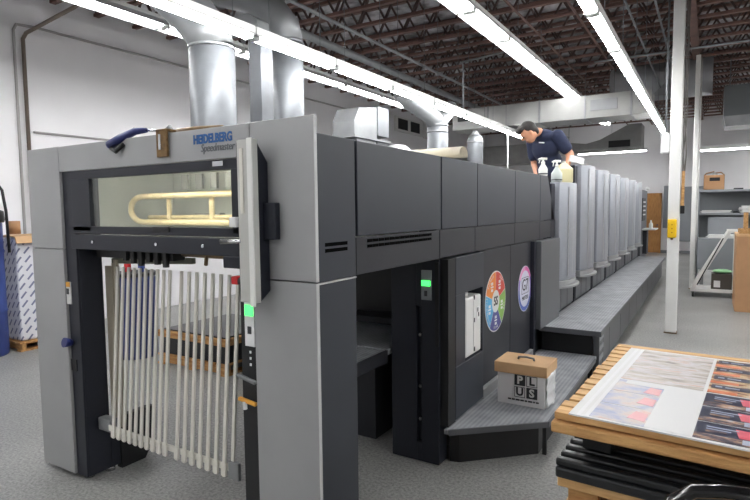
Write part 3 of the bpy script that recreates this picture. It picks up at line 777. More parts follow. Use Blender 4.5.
# rolled sheet on the roof
b = MB()
n = 14; pts = []
for i in range(n + 1):
    a = -PI * .1 + PI * 1.2 * i / n; pts.append((3.60 - .0 + .065 * math.cos(a) * 1.2, 2.03 + .055 * math.sin(a)))
th = [(y_, z_) for y_, z_ in pts] + [(3.60 + (y_ - 3.60) * .93, 2.03 + (z_ - 2.03) * .93) for y_, z_ in reversed(pts)]
rs = MB().prism([(u, v) for u, v in th], 'x', -2.05, -1.47, 0, True)
rs.box(-2.05, -1.47, 3.05, 3.53, 1.970, 1.985)
tag(rs.build('curled_sheet', M_CREAM), 'cream curled sheet lying on the charcoal press roof', 'sheet')

# ------------------------------------------------------------------ person on the walk deck
def remesh(o, vox):
    r = o.modifiers.new('join', 'REMESH'); r.mode = 'VOXEL'; r.voxel_size = vox; r.use_smooth_shade = True
    s_ = o.modifiers.new('smooth', 'SMOOTH'); s_.factor = .5; s_.iterations = 3
Pp = thing('person', 'person in navy t-shirt leaning over the press top looking down, holding a white sheet', 'person', (-1.63, 6.73, 1.14))
# body frame: F = facing, S = the person's left
base = Vector((-1.64, 6.72, 1.142)); Fd = Vector((-.52, -.85, 0)).normalized(); Sd = Vector((-Fd.y, Fd.x, 0)); Up = Vector((0, 0, 1))
def P(f, s, z): return base + Fd * f + Sd * s + Up * z
def limb(b, pts, rad, n=12):
    b.tube(pts, rad, n)
    for p, r in zip(pts, rad): b.ball(p, r, 12)
b = MB()
hp, wa, chs, nk, hd_ = P(-.02, 0, .90), P(.01, 0, 1.06), P(.07, 0, 1.23), P(.19, 0, 1.40), P(.345, 0, 1.395)
Rz = Matrix.Rotation(math.atan2(Fd.y, Fd.x), 3, 'Z')
for c, r in ((hp, (.12, .165, .13)), (wa, (.11, .15, .14)), (chs, (.115, .175, .16)), (P(.115, 0, 1.335), (.09, .165, .085))): b.ball(c, r, 18, 0, Rz)
limb(b, [P(.13, 0, 1.36), nk, P(.29, 0, 1.40)], [.066, .056, .055])
Rh = Rz @ Matrix.Rotation(-.5, 3, 'Z') @ Matrix.Rotation(.72, 3, 'Y')
b.ball(hd_, (.098, .077, .118), 18, 0, Rh)
b.ball(hd_ + Rh @ Vector((.03, 0, -.07)), (.062, .058, .06), 14, 0, Rh)     # jaw
b.ball(hd_ + Rh @ Vector((.105, 0, -.025)), (.022, .014, .022), 10, 0, Rh)  # nose
for s in (-1, 1):
    b.ball(hd_ + Rh @ Vector((.0, .078 * s, -.02)), (.018, .010, .03), 10, 0, Rh)  # ear
    b.ball(hd_ + Rh @ Vector((.082, .032 * s, .006)), (.018, .022, .012), 10, 0, Rh)  # brow
    # legs
    limb(b, [P(0, .09 * s, .88), P(.02, .10 * s, .48), P(-.02, .105 * s, .10)], [.088, .058, .042])
    limb(b, [P(-.05, .105 * s, .05), P(.06, .11 * s, .045), P(.15, .115 * s, .035)], [.042, .04, .03])
def hand(b, w, d, n_, side):
    # w wrist, d finger direction, n_ palm normal, side: +1 thumb to the cross side
    d = d.normalized(); n_ = (n_ - d * n_.dot(d)).normalized(); c = d.cross(n_)
    for t in (.03, .055, .08): 
        for q in (-1, 0, 1): b.ball(w + d * t + c * q * .022, .017, 8)
    for q, L_ in ((-1.5, .062), (-.5, .075), (.5, .07), (1.5, .052)):
        p0 = w + d * .088 + c * q * .019; p1 = p0 + d * L_ * .5 + n_ * .006; p2 = p0 + d * L_ * .85 + n_ * .03
        limb(b, [p0, p1, p2], [.0095, .009, .008], 8)
    p0 = w + d * .03 + c * side * .035; p1 = p0 + (d * .6 + c * side * .6) * .04; p2 = p1 + d * .03 + n_ * .012
    limb(b, [p0, p1, p2], [.012, .0105, .009], 8)
# left arm (towards the camera's right) reaches down and forward with the sheet; right arm reaches forward
shL, elL, wrL = P(.06, -.0, 0), 0, 0
shA = P(.08, .195, 1.335); elA = P(-.03, .285, 1.12); wrA = P(.09, .365, 1.0)
shB = P(.10, -.195, 1.335); elB = P(.06, -.185, 1.04); wrB = P(.13, -.07, .88)
limb(b, [shA, elA, wrA], [.055, .044, .03]); limb(b, [shB, elB, wrB], [.055, .044, .03])
hand(b, wrA, (wrA - elA), Vector((0, 0, -1)) + Fd, 1); hand(b, wrB, (wrB - elB), Vector((0, 0, -1)), -1)
body = b.build('body', M_SKIN, Pp); remesh(body, .009)
# shirt
b = MB()
for c, r in ((P(.01, 0, .93), (.135, .18, .13)), (wa, (.128, .168, .15)), (chs, (.132, .192, .17)), (P(.115, 0, 1.335), (.10, .178, .085))): b.ball(c, r, 18, 0, Rz)
limb(b, [shA + Up * .005, shA * .35 + elA * .65], [.078, .074]); limb(b, [shB + Up * .005, shB * .35 + elB * .65], [.078, .074])
limb(b, [P(.12, .09, 1.365), P(.14, 0, 1.375), P(.12, -.09, 1.365)], [.06, .072, .06])
sh = b.build('t_shirt', M_SHIRT, Pp); remesh(sh, .011)
b = MB()
for s in (-1, 1): limb(b, [P(0, .09 * s, .86), P(.02, .10 * s, .48), P(-.02, .105 * s, .10)], [.108, .078, .066])
b.ball(P(0, 0, .87), (.14, .185, .12), 16, 0, Rz)
remesh(b.build('trousers', M_TROUS, Pp), .012)
b = MB()
for s in (-1, 1): limb(b, [P(-.06, .105 * s, .05), P(.06, .11 * s, .045), P(.17, .115 * s, .042)], [.052, .05, .04])
b.build('shoes', M_BLACK, Pp)
b = MB()
b.ball(hd_ + Rh @ Vector((-.022, 0, .022)), (.094, .084, .104), 18, 0, Rh)
b.ball(hd_ + Rh @ Vector((.055, 0, .078)), (.062, .07, .042), 14, 0, Rh)
b.ball(hd_ + Rh @ Vector((-.065, 0, -.035)), (.045, .066, .06), 14, 0, Rh)
remesh(b.build('hair', M_HAIR, Pp), .008)
b = MB()
for s in (-1, 1): b.ball(hd_ + Rh @ Vector((.090, .032 * s, -.012)), (.010, .013, .009), 8, 0, Rh)
b.build('eyes', M_BLACK, Pp)
MB().obox(Matrix.Translation(hd_ + Rh @ Vector((.086, 0, -.082))) @ Rh.to_4x4(), .012, .04, .008).build('mouth', mat('lips', (160, 92, 84), .5), Pp)
lg = P(.205, .07, 1.27)
MB().obox(Matrix.Translation(lg) @ Rz.to_4x4() @ Matrix.Rotation(-.45, 4, 'Y') @ Matrix.Rotation(.35, 4, 'Z'), .006, .07, .014).build('shirt_print', M_PAPER, sh)
hs = MB()
hb = wrA + (wrA - elA).normalized() * .12
cx_ = (Vector((.853, .52, -.28))).normalized(); cz_ = Vector((.1, .35, 1)); cz_ = (cz_ - cx_ * cz_.dot(cx_)).normalized(); cy_ = cz_.cross(cx_)
Mk = Matrix((cx_, cy_, cz_)).transposed().to_4x4(); Mk.translation = wrA + Vector((.085, .05, .045))
hs.obox(Mk, .17, .014, .075); Mk2 = Mk.copy(); Mk2.translation += cy_ * .014 + cz_ * .012; hs.obox(Mk2, .13, .012, .07)
tag(hs.build('cleaning_cloth', M_PAPER), 'white folded cloth held in the hand of the person on the press', 'cloth')

# ------------------------------------------------------------------ ducts behind the press
def duct_seams(t, pts, r):
    for a in pts: MB().tube([(a[0], a[1], a[2] - .012), (a[0], a[1], a[2] + .012)], r + .006, 24).build('seam_band', M_GALVD, t)
t = thing('vertical_duct', 'large round galvanised duct rising behind the lettered press front', 'duct', (-3.885, 3.55, 1.4))
MB().tube([(-3.885, 3.55, 1.40), (-3.885, 3.55, 3.12)], .205, 28).build('pipe', M_GALV, t)
MB().tube([(-3.885, 3.55, 3.12), (-3.91, 3.53, 3.26), (-4.02, 3.47, 3.42), (-4.2, 3.37, 3.62), (-4.35, 3.28, 3.85), (-4.4, 3.25, 4.05), (-4.4, 3.25, 4.59)], .205, 24).build('elbow', M_GALVD, t)
duct_seams(t, [(-3.885, 3.55, 3.12), (-3.885, 3.55, 2.1)], .205)
MB().tube([(-3.885, 3.55, 1.62), (-3.667, 3.55, 1.62)], .12, 16).build('branch', M_GALV, t)
t = thing('vertical_duct', 'narrow flat galvanised duct standing left of the second round duct', 'duct', (-3.82, 4.10, 1.4))
MB().box(-3.90, -3.74, 4.03, 4.20, 1.42, 3.35).build('pipe', M_GALV, t, bevel=.004)
MB().prism([(-3.90, 3.35), (-3.74, 3.35), (-3.78, 3.50), (-3.9, 3.58), (-4.25, 3.58), (-4.25, 3.44), (-3.97, 3.44)], 'y', 4.03, 4.20).build('elbow', M_GALVD, t)
MB().box(-3.76, -3.667, 4.06, 4.17, 1.45, 1.58).build('branch', M_GALV, t)
t = thing('vertical_duct', 'round galvanised duct with a big bend, right of the narrow flat duct', 'duct', (-3.85, 4.56, 1.4))
MB().tube([(-3.85, 4.56, 1.40), (-3.85, 4.56, 3.42)], .165, 28).build('pipe', M_GALV, t)
MB().tube([(-3.85, 4.56, 3.42), (-3.87, 4.54, 3.58), (-3.98, 4.46, 3.76), (-4.2, 4.32, 3.90), (-4.5, 4.13, 3.97), (-4.68, 4.0, 4.08), (-4.72, 3.97, 4.59)], .165, 24).build('elbow', M_GALVD, t)
duct_seams(t, [(-3.85, 4.56, 3.42), (-3.85, 4.56, 2.4)], .165)
MB().tube([(-3.85, 4.56, 1.62), (-3.667, 4.56, 1.62)], .12, 16).build('branch', M_GALV, t)
t = thing('exhaust_hood', 'galvanised exhaust hood with a sloped side behind the charcoal panels', 'duct', (-3.95, 6.2, 1.4))
MB().prism([(5.90, 2.58), (6.46, 2.60), (6.46, 3.04), (6.02, 2.98), (5.9, 2.8)], 'x', -4.25, -3.9).box(-4.25, -3.9, 5.95, 6.44, 1.4, 2.58).build('hood', M_GALVD, t, bevel=.006)
MB().box(-4.2, -3.885, 6.46, 6.76, 2.66, 3.06).box(-4.2, -3.9, 6.46, 6.74, 1.4, 2.60).build('side_duct', M_GALV, t, bevel=.004)
MB().box(-4.28, -3.87, 5.86, 6.80, 2.585, 2.615).build('flange', M_GALVD, t)
MB().tube([(-3.88, 6.80, 2.42), (-3.88, 7.1, 2.45), (-3.88, 7.35, 2.36), (-3.88, 7.45, 2.1), (-3.88, 7.45, 1.5)], .15, 20).build('elbow', mat('white_flexible_duct', (222, 222, 226), .5, .1, .05, 6), t)
MB().box(-4.25, -3.61, 6.3, 7.6, 1.2, 1.42).build('plenum', M_GALVD, t)
t = thing('vertical_duct', 'round galvanised duct with a forked top behind the charcoal panels', 'duct', (-3.8, 8.2, 1.3))
MB().tube([(-3.8, 8.2, 1.30), (-3.8, 8.2, 3.02)], .17, 24).build('pipe', M_GALV, t)
MB().tube([(-3.8, 8.2, 2.98), (-3.85, 8.1, 3.15), (-4.02, 7.68, 3.34), (-4.10, 7.52, 3.48)], .15, 20).build('fork_arm', M_GALVD, t)
MB().tube([(-3.8, 8.2, 2.98), (-3.78, 8.3, 3.1), (-3.76, 8.5, 3.26), (-3.74, 8.62, 3.36)], .12, 20).build('fork_arm', M_GALVD, t)
duct_seams(t, [(-3.8, 8.2, 3.0), (-3.8, 8.2, 2.9)], .17)
MB().tube([(-3.8, 8.2, 1.5), (-3.505, 8.2, 1.5)], .12, 16).build('branch', M_GALV, t)
t = thing('vertical_duct', 'shortest round galvanised duct with a capped top, nearest the curled cream sheet', 'duct', (-3.8, 9.87, 1.3))
MB().tube([(-3.8, 9.87, 1.30), (-3.8, 9.87, 2.95), (-3.8, 9.87, 3.03)], [.15, .15, .11], 24).build('pipe', M_GALV, t)
MB().tube([(-3.8, 9.87, 3.02), (-3.8, 9.87, 3.12)], [.10, .04], 16).build('cap', M_GALVD, t)
duct_seams(t, [(-3.8, 9.87, 2.9)], .15)
MB().tube([(-3.8, 9.87, 1.5), (-3.505, 9.87, 1.5)], .11, 16).build('branch', M_GALV, t)

# overhead ducts
t = thing('overhead_duct', 'wide square white-wrapped duct crossing under the roof above the person', 'duct', (-2.7, 11.3, 3.3))
MB().box(-4.75, -.93, 11.0, 11.75, 3.33, 3.755).build('trunk', M_DUCTW, t, bevel=.006)
b = MB()
for x in (-3.95, -2.9, -2.05, -1.25): b.box(x - .015, x + .015, 10.985, 11.765, 3.32, 3.765)
b.build('seam_band', M_GALVD, t)
MB().box(-1.95, -1.48, 10.985, 11.0, 3.46, 3.66).build('access_panel', M_GALVD, t)
MB().box(-4.62, -4.3, 10.98, 11.0, 3.5, 3.68).build('outlet_grille', M_BLACK, t)
for x in (-4.4, -3.0, -1.6): MB().tube([(x, 11.4, 3.755), (x, 11.4, 4.6)], .006, 6).build('hanger', M_GALV, t)
t = thing('overhead_duct', 'dark grey round duct drum hanging behind the row of lights near the column', 'duct', (-1.2, 13.3, 3.9))
MB().tube([(-1.93, 13.35, 4.37), (-1.80, 13.35, 4.37), (-.5, 13.35, 4.37), (.0, 13.35, 4.37)], [.30, .43, .43, .43], 32).build('drum', mat('dark_duct', (158, 160, 164), .5, .4, .08, 4), t)
MB().prism([(-1.10, 3.95), (-.42, 3.95), (-.76, 4.28)], 'y', 12.88, 12.93).build('drum_highlight', M_GALVD, t)  # triangular plate stands in for a highlight on the drum
t = thing('overhead_duct', 'long low grey duct crossing the far end of the hall', 'duct', (-4, 18, 3.2))
MB().prism([(-7.9, 3.15), (-7.9, 3.75), (-4.2, 3.75), (-3.3, 3.62), (-2.9, 3.72), (-2.1, 4.12), (-1.75, 4.12), (-1.75, 3.42), (-4.0, 3.42), (-5.0, 3.12)], 'y', 18.0, 18.8).build('trunk', M_DUCTW, t, bevel=.01)
MB().box(-2.65, -2.05, 17.98, 18.0, 3.46, 3.66).build('outlet_grille', M_BLACK, t)
for x in (-7.2, -6.0, -3.9): MB().tube([(x, 18.4, 3.75), (x, 18.4, 4.6)], .008, 6).build('hanger', M_GALV, t)
t = thing('unit_heater', 'dark grey unit heater hanging above the shelves by the right edge', 'heater', (.7, 13.3, 3.2))
MB().box(.20, 1.3, 12.95, 13.7, 3.42, 4.02).build('cabinet', mat('heater_grey', (96, 100, 102), .5, .2), t, bevel=.01)
MB().prism([(.24, 3.22), (1.26, 3.22), (1.3, 3.42), (.2, 3.42)], 'y', 12.9, 13.72).build('outlet', M_GALVD, t)
for x in (.3, 1.2): MB().tube([(x, 13.3, 4.02), (x, 13.3, 4.6)], .01, 6).build('hanger', M_GALV, t)
# pipes and conduits
def pipe(label, pts, r, m=M_GALV, name='pipe', kind='pipe'):
    return tag(MB().tube(pts, r, 10).build(name, m), label, kind)
pipe('dark square pipe run climbing the left wall and turning up to the roof', [(-7.95, 3.96, 0), (-7.95, 3.96, 4.0), (-7.86, 3.96, 4.06), (-6.4, 3.96, 4.2), (-3.2, 3.96, 4.26)], .024, mat('dark_pipe', (118, 106, 96), .5, .2))
pipe('thin white conduit climbing the left wall behind the dark pipe', [(-7.982, 3.86, 0), (-7.982, 3.86, 4.10), (-7.982, 3.90, 4.18), (-7.982, 4.1, 4.20), (-7.982, 13.9, 4.24)], .018, mat('dull_conduit', (170, 168, 166), .5), 'conduit', 'conduit')
pipe('thin conduit running low along the left wall behind the press', [(-7.984, 4.05, 2.77), (-7.984, 12, 2.80)], .016, mat('dull_conduit', (170, 168, 166), .5), 'conduit', 'conduit')
pipe('long thick grey pipe running lengthwise under the roof above the press', [(-5.0, -6, 4.16), (-5.0, 21, 4.16)], .06, M_GALVD)
pipe('thinner grey pipe running beside the thick roof pipe', [(-4.45, -6, 4.22), (-4.45, 21, 4.22)], .025, M_GALVD)
pipe('thin crosswise pipe under the roof passing behind the near column', [(-1.55, 9.0, 3.86), (8.8, 9.0, 3.86)], .014, M_GALV)
pipe('lengthwise roof conduit second from the near column top', [(-.92, 2, 4.1), (-.92, 12.9, 4.1)], .014, M_GALV, 'conduit', 'conduit')
pipe('lengthwise conduit closest to the near column top', [(-.62, 2, 4.12), (-.62, 12.9, 4.12)], .014, M_GALV, 'conduit', 'conduit')
pipe('thin white drop pole standing between the ducts and the person', [(-3.5, 10.91, 2.0), (-3.5, 10.91, 2.6), (-3.5, 10.91, 3.165)], .016, M_WHITE, 'drop_pole', 'pole')
pipe('white conduit drop hanging in front of the forked duct', [(-3.52, 8.6, 3.286), (-3.52, 8.6, 4.0), (-3.52, 8.55, 4.05), (-2.6, 8.4, 4.07)], .016, M_GALVD, 'conduit', 'conduit')
# wall vents
t = thing('wall_vent', 'white wall vent with two dark openings on the left wall', 'vent', (-7.97, 15, 4))
MB().box(-7.99, -7.93, 14.2, 16.0, 3.98, 4.42).build('frame', M_WHITE, t)
for y0 in (14.35, 15.15): MB().box(-7.935, -7.92, y0, y0 + .6, 4.05, 4.36).build('opening', M_BLACK, t)
tag(MB().box(-7.99, -7.6, 16.1, 17.2, 3.95, 4.5).build('wall_box', M_WHITE, bevel=.01), 'white box on the left wall right of the vent', 'box')

# ------------------------------------------------------------------ on and around the near column
t = thing('call_box', 'yellow plastic box fixed to the near white column', 'box', (-.39, 7.97, 1.24))
MB().box(-.445, -.34, 7.93, 7.982, 1.25, 1.49).build('body', M_YELL, t, bevel=.015)
b = MB()
for z in (1.32, 1.37, 1.42): b.cyl((-.392, 7.93, z), (-.392, 7.924, z), .009, n=8)
b.build('button', mat('dark_yellow', (190, 140, 20), .5), t)
MB().cyl((-.392, 7.955, 1.25), (-.392, 7.955, 1.225), .015, n=8).build('plug', M_BRONZE, t)
t = thing('junction_box', 'white electrical box on the left side of the near column', 'box', (-.5, 8.05, 2.34))
MB().box(-.552, -.448, 7.98, 8.12, 2.34, 2.59).build('case', M_PAPER2, t, bevel=.008)
MB().tube([(-.50, 8.05, 2.59), (-.50, 8.05, 4.59)], .012, 8).build('conduit', M_GALV, t)
def hang(label, x, y, z0, z1, w, m, cat, tip=None, name='hand_brush'):
    t = thing(name, label, cat, (x, y, z0))
    MB().box(x - w / 2, x + w / 2, y - .02, y + .02, z0 + .1, z1).build('handle', m, t, bevel=.006)
    MB().box(x - w * .7, x + w * .7, y - .03, y + .03, z0, z0 + .1).build('head', tip or m, t, bevel=.006)
hang('wooden brush with black head hanging on the near column', -.285, 8.0, 1.56, 2.10, .035, M_WOOD2, 'brush', M_BLACK)
hang('pale wooden stick hanging beside the black-headed brush', -.292, 8.08, 1.64, 1.95, .03, M_WOOD, 'stick', None, 'wooden_stick')
cbv = MB()
for k, (x, y) in enumerate(((-.295, 8.02), (-.285, 8.06), (-.27, 8.1))):
    cbv.tube([(x + .012 * math.sin(3 * i + k * 2), y, 2.05 + i * .28) for i in range(9)], .008, 6)
tag(cbv.build('cable_bundle', mat('grey_cable', (120, 116, 112), .6)), 'loose grey cables running down the right side of the near column', 'cable')

# electrical panel on far wall
t = thing('electrical_panel', 'blue-grey electrical panel on the far wall right of the brown door', 'electrical panel', (-1.37, 21.95, .9))
MB().box(-1.37, -.95, 21.85, 21.999, .9, 2.39).build('case', M_BGREY, t, bevel=.01)
MB().box(-1.35, -.97, 21.83, 21.84, .93, 2.36).build('cover', M_BGREY, t)
pipe('grey conduit rising from the blue-grey electrical panel', [(-1.2, 21.94, 2.39), (-1.2, 21.94, 4.6)], .03, M_GALVD, 'conduit', 'conduit')
t = thing('steel_cabinet', 'tall blue-grey steel cabinet standing behind the near column', 'cabinet', (-.55, 20.9, 0))
MB().box(-.95, -.02, 20.6, 21.3, .5, 2.3).build('body', M_BGREY, t, bevel=.01)
MB().box(-.94, -.49, 20.58, 20.6, .53, 2.27).build('door', M_BGREY, t); MB().box(-.475, -.03, 20.58, 20.6, .53, 2.27).build('door', M_BGREY, t)
b = MB()
for x in (-.9, -.07):
    for y in (20.65, 21.25): b.box(x - .03, x + .03, y - .03, y + .03, 0, .5)
b.build('leg', M_BGREY, t)

# ------------------------------------------------------------------ shelves, cart and boxes on the right
t = thing('shelf_unit', 'grey steel shelf unit with paper on its shelves by the right edge', 'shelf', (.6, 13.3, 0))
for z in (1.94, 1.47): MB().box(-.19, 1.9, 13.0, 13.55, z, z + .045).build('shelf', M_BGREY, t, bevel=.004)
MB().box(-.19, 1.9, 13.56, 13.58, .3, 1.97).build('back_panel', mat('dark_blue_grey', (116, 120, 124), .5), t)
for x in (-.18, 1.87):
    for y in (13.02, 13.53): MB().box(x - .02, x + .02, y - .02, y + .02, 0, 1.94).build('post', M_BGREY, t)
t = thing('bin_cart', 'grey steel bin on casters in front of the shelf unit', 'cart', (.2, 12.7, 0))
MB().box(-.16, 1.1, 12.4, 12.9, .42, 1.03).build('bin', M_BGREY, t, bevel=.008)
for x in (-.08, .25, 1.0):
    for y in (12.46, 12.84):
        MB().cyl((x - .02, y, .06), (x + .02, y, .06), .06, n=12).build('caster', M_BLACK, t)
        MB().box(x - .03, x + .03, y - .03, y + .03, .115, .42).build('caster_fork', M_GALVD, t)
t = thing('monitor_tray', 'flat pale grey tray leaning behind the bin under the lower shelf', 'tray', (.3, 12.95, 1.03))
MB().bar((.0, 12.85, 1.234), (.62, 12.85, 1.234), .02, .40).build('panel', M_BGREY, t)
def papers(label, x0, x1, y0, y1, z, h, n=5, group='loose paper stacks on the shelves'):
    b = MB()
    for i in range(n):
        dx, dy = random.uniform(-.03, .03), random.uniform(-.03, .03); a = random.uniform(-.12, .12)
        b.obox(Matrix.Translation(((x0 + x1) / 2 + dx, (y0 + y1) / 2 + dy, z + h * (i + .5) / n)) @ Matrix.Rotation(a, 4, 'Z'), x1 - x0, y1 - y0, h / n * .98)
    tag(b.build('paper_stack', M_PAPER), label, 'paper')
papers('white papers piled on the lower grey shelf', -.1, .4, 13.1, 13.4, 1.517, .05)
papers('white papers heaped at the right end of the lower grey shelf', .55, .9, 13.1, 13.45, 1.517, .14)
papers('white papers lying on the grey steel bin', .0, .55, 12.5, 12.8, 1.032, .06)
tag(MB().tube([(.42, 13.05, 1.53), (.48, 13.06, 1.532), (.53, 13.05, 1.53)], .014, 8).build('dark_tool', M_BLACK), 'dark tool lying between the papers on the lower grey shelf', 'tool')
tag(MB().box(.42, .58, 13.1, 13.2, 1.987, 2.01).build('dark_tray', M_BLACK, bevel=.004), 'small dark tray lying on the top grey shelf', 'tray')
t = thing('cardboard_box', 'open cardboard box standing on the top grey shelf', 'box', (.1, 13.2, 1.987))
b = MB().box(-.10, .26, 13.05, 13.06, 1.987, 2.28).box(-.10, .26, 13.34, 13.35, 1.987, 2.28).box(-.10, -.09, 13.05, 13.35, 1.987, 2.28).box(.25, .26, 13.05, 13.35, 1.987, 2.28).box(-.10, .26, 13.05, 13.35, 1.987, 1.997)
b.build('body', M_CARD, t)
MB().prism([(-.10, 2.28), (-.06, 2.33), (.08, 2.36), (.08, 2.35), (-.05, 2.32), (-.09, 2.28)], 'y', 13.05, 13.35).prism([(.26, 2.28), (.2, 2.34), (.10, 2.33), (.10, 2.32), (.2, 2.33), (.25, 2.28)], 'y', 13.05, 13.35).build('flap', M_CARD, t)
MB().ball((.09, 13.15, 2.29), (.05, .05, .05), 10).build('filling', M_PAPER, t)
MB().box(.0, .18, 13.046, 13.05, 2.16, 2.23).build('hand_hole', M_BLACK, t)

# A-frame rack cart
t = thing('rack_cart', 'white A-frame rack cart on casters before the grey bin', 'cart', (.1, 11.6, 0))
def tri(y):
    b = MB()
    b.bar((-.24, y, .13), (.47, y, .13), .05, .055); b.bar((.44, y, .10), (.44, y, 1.19), .05, .055); b.bar((-.22, y, .13), (.33, y, 1.19), .05, .06); b.bar((.30, y, 1.20), (.47, y, 1.20), .05, .05)
    return b
tri(11.5).build('side_frame', M_WHITE, t, bevel=.005); tri(12.05).build('side_frame', M_WHITE, t, bevel=.005)
MB().bar((-.14, 11.50, .22), (.24, 11.50, 1.08), .056, .018).build('rubber_strip', M_BLACK, t)
for x, zz in ((-.22, .13), (.44, .13), (.44, 1.18)): MB().bar((x, 11.5, zz), (x, 12.05, zz), .05, .05).build('cross_rail', M_WHITE, t)
MB().box(-.2, .44, 11.52, 12.03, .12, .135).build('cart_deck', M_WHITE, t)
for x in (-.2, .42):
    for y in (11.5, 12.05):
        MB().cyl((x - .018, y, .048), (x + .018, y, .048), .048, n=12).build('caster', M_BLACK, t)
        MB().box(x - .025, x + .025, y - .02, y + .02, .07, .105).build('caster_fork', M_GALVD, t)
t = thing('toner_box', 'small dark box with a pale label inside the A-frame cart', 'box', (.2, 11.75, .135))
MB().box(.08, .40, 11.62, 11.95, .136, .42).build('body', mat('dark_brown_box', (72, 66, 60), .6), t, bevel=.005)
MB().box(.12, .22, 11.612, 11.62, .18, .30).build('label_patch', M_PAPER2, t)
tag(MB().ball((.25, 11.78, .46), (.16, .13, .04), 12).build('green_cloth', M_TEAL), 'pale green cloth on the dark box inside the A-frame cart', 'cloth')
t = thing('cardboard_crate', 'large brown cardboard crate at the right edge', 'box', (.9, 10.6, 0))
MB().box(.39, 1.35, 10.12, 11.0, 0.0, 1.20).build('body', M_CARD, t, bevel=.01)
MB().box(.385, 1.355, 10.11, 11.01, 1.18, 1.215).build('rim', M_CARD2, t)
MB().box(.60, .70, 10.115, 10.12, .75, .86).build('shipping_label', M_PAPER, t)
t = thing('wooden_rack', 'pale wooden rack lying on the large cardboard crate', 'rack', (.6, 10.4, 1.216))
b = MB().box(.42, 1.2, 10.2, 10.26, 1.217, 1.29).box(.42, 1.2, 10.6, 10.66, 1.217, 1.29).box(.46, .52, 10.26, 10.6, 1.217, 1.29)
b.build('board', M_WOODY, t)
MB().box(.47, .53, 10.2, 10.26, 1.291, 1.55).build('upright', M_WOODY, t)

# ------------------------------------------------------------------ left background
t = thing('blue_drum', 'blue upright drum with black lid at the left edge', 'drum', (-7.15, 2.92, 0))
MB().lathe([(.26, 0), (.27, .03), (.27, .5), (.28, .52), (.27, .54), (.27, 1.2), (.28, 1.22), (.27, 1.24), (.27, 1.55)], -7.18, 2.93, 28).build('body', M_BLUED, t)
MB().lathe([(.29, 1.55), (.30, 1.58), (.29, 1.68), (.12, 1.75)], -7.18, 2.93, 28).build('lid', M_BLACK, t)
MB().tube([(-7.2, 2.93, 1.73), (-7.2, 2.93, 2.0), (-7.14, 2.98, 2.09), (-7.02, 3.08, 2.06), (-6.95, 3.14, 1.92), (-6.93, 3.16, 1.68), (-6.93, 3.17, 1.2)], .016, 10).build('hose', M_BLACK, t)
def wood_pallet(name, label, x0, x1, y0, y1, z0, h, group=None, m=M_WOOD2):
    t = thing(name, label, 'pallet', ((x0 + x1) / 2, (y0 + y1) / 2, z0), 0, group)
    n = 7; w = (x1 - x0) / n
    for i in range(n): MB().box(x0 + i * w + .01, x0 + (i + 1) * w - .01, y0, y1, z0 + h - .02, z0 + h).build('deck_board', m, t, bevel=.002)
    for y in (y0 + .02, (y0 + y1) / 2 - .02, y1 - .06): MB().box(x0, x1, y, y + .045, z0 + .02, z0 + h - .021).build('stringer', m, t)
    for x in (x0, (x0 + x1) / 2 - .05, x1 - .1): MB().box(x, x + .1, y0, y1, z0, z0 + .019).build('bottom_board', m, t)
    return t
wood_pallet('wooden_pallet', 'small wooden pallet under the wrapped ream bundle by the left wall', -7.75, -6.95, 3.24, 4.05, 0, .11)
t = thing('ream_bundle', 'tall bundle of paper in printed white wrap on a pallet by the left wall', 'paper bundle', (-7.3, 3.6, .11))
MB().box(-7.72, -7.34, 3.28, 4.0, .112, 1.34).build('wrap', M_ROLL, t, bevel=.03, seg=3)
MB().box(-7.33, -7.0, 3.28, 4.0, .112, 1.36).build('wrap', M_ROLL, t, bevel=.03, seg=3)
MB().prism([(-7.40, 1.37), (-7.2, 1.40), (-6.98, 1.38), (-6.94, 1.30), (-6.955, 1.295), (-6.99, 1.365), (-7.2, 1.385), (-7.40, 1.36)], 'y', 3.26, 4.0).build('torn_cover', M_CARD2, t)
MB().cyl((-7.30, 3.40, 1.40), (-7.30, 3.40, 1.56), .075, n=18).build('core_tube', M_CARD, t)
# things seen through the gate
wood_pallet('wooden_pallet', 'wooden pallet seen through the gate bars beyond the press', -5.1, -4.05, 3.75, 4.8, 0, .12)
t = thing('skid_load', 'black stack with a wooden edge seen through the gate bars', 'paper stack', (-4.6, 4.3, .12))
MB().box(-5.07, -4.08, 3.78, 4.77, .122, .30).build('wrap', M_PLAST, t); MB().box(-5.1, -4.06, 3.76, 4.8, .30, .37).build('top_board', M_WOOD2, t, bevel=.004); MB().box(-5.04, -4.10, 3.80, 4.76, .371, .385).build('darkening_sheet', M_PLAST, t)  # black box fills the dark band; top sheet added to darken the bright wood
t = thing('blue_drum', 'blue drum half hidden by the gate bars', 'drum', (-5.3, 3.9, 0))
MB().lathe([(.22, 0), (.23, .03), (.23, .9), (.22, .93)], -5.6, 3.85, 24).build('body', mat('deep_blue_drum', (40, 52, 104), .45), t)
MB().lathe([(.235, .93), (.235, .97)], -5.6, 3.85, 24).build('lid', M_BLACK, t)
for x, y, m, w in ((-5.67, 3.82, M_RED, 'red'), (-5.53, 3.90, M_BLUED, 'blue')):
    t = thing('squeeze_bottle', 'small %s bottle on the drum behind the gate bars' % w, 'bottle', (x, y, .971))
    MB().lathe([(.035, .971), (.038, .98), (.038, 1.06), (.014, 1.09), (.012, 1.13)], x, y, 14).build('body', m, t)
    MB().lathe([(.014, 1.13), (.006, 1.17)], x, y, 10).build('nozzle', M_PAPER2, t)

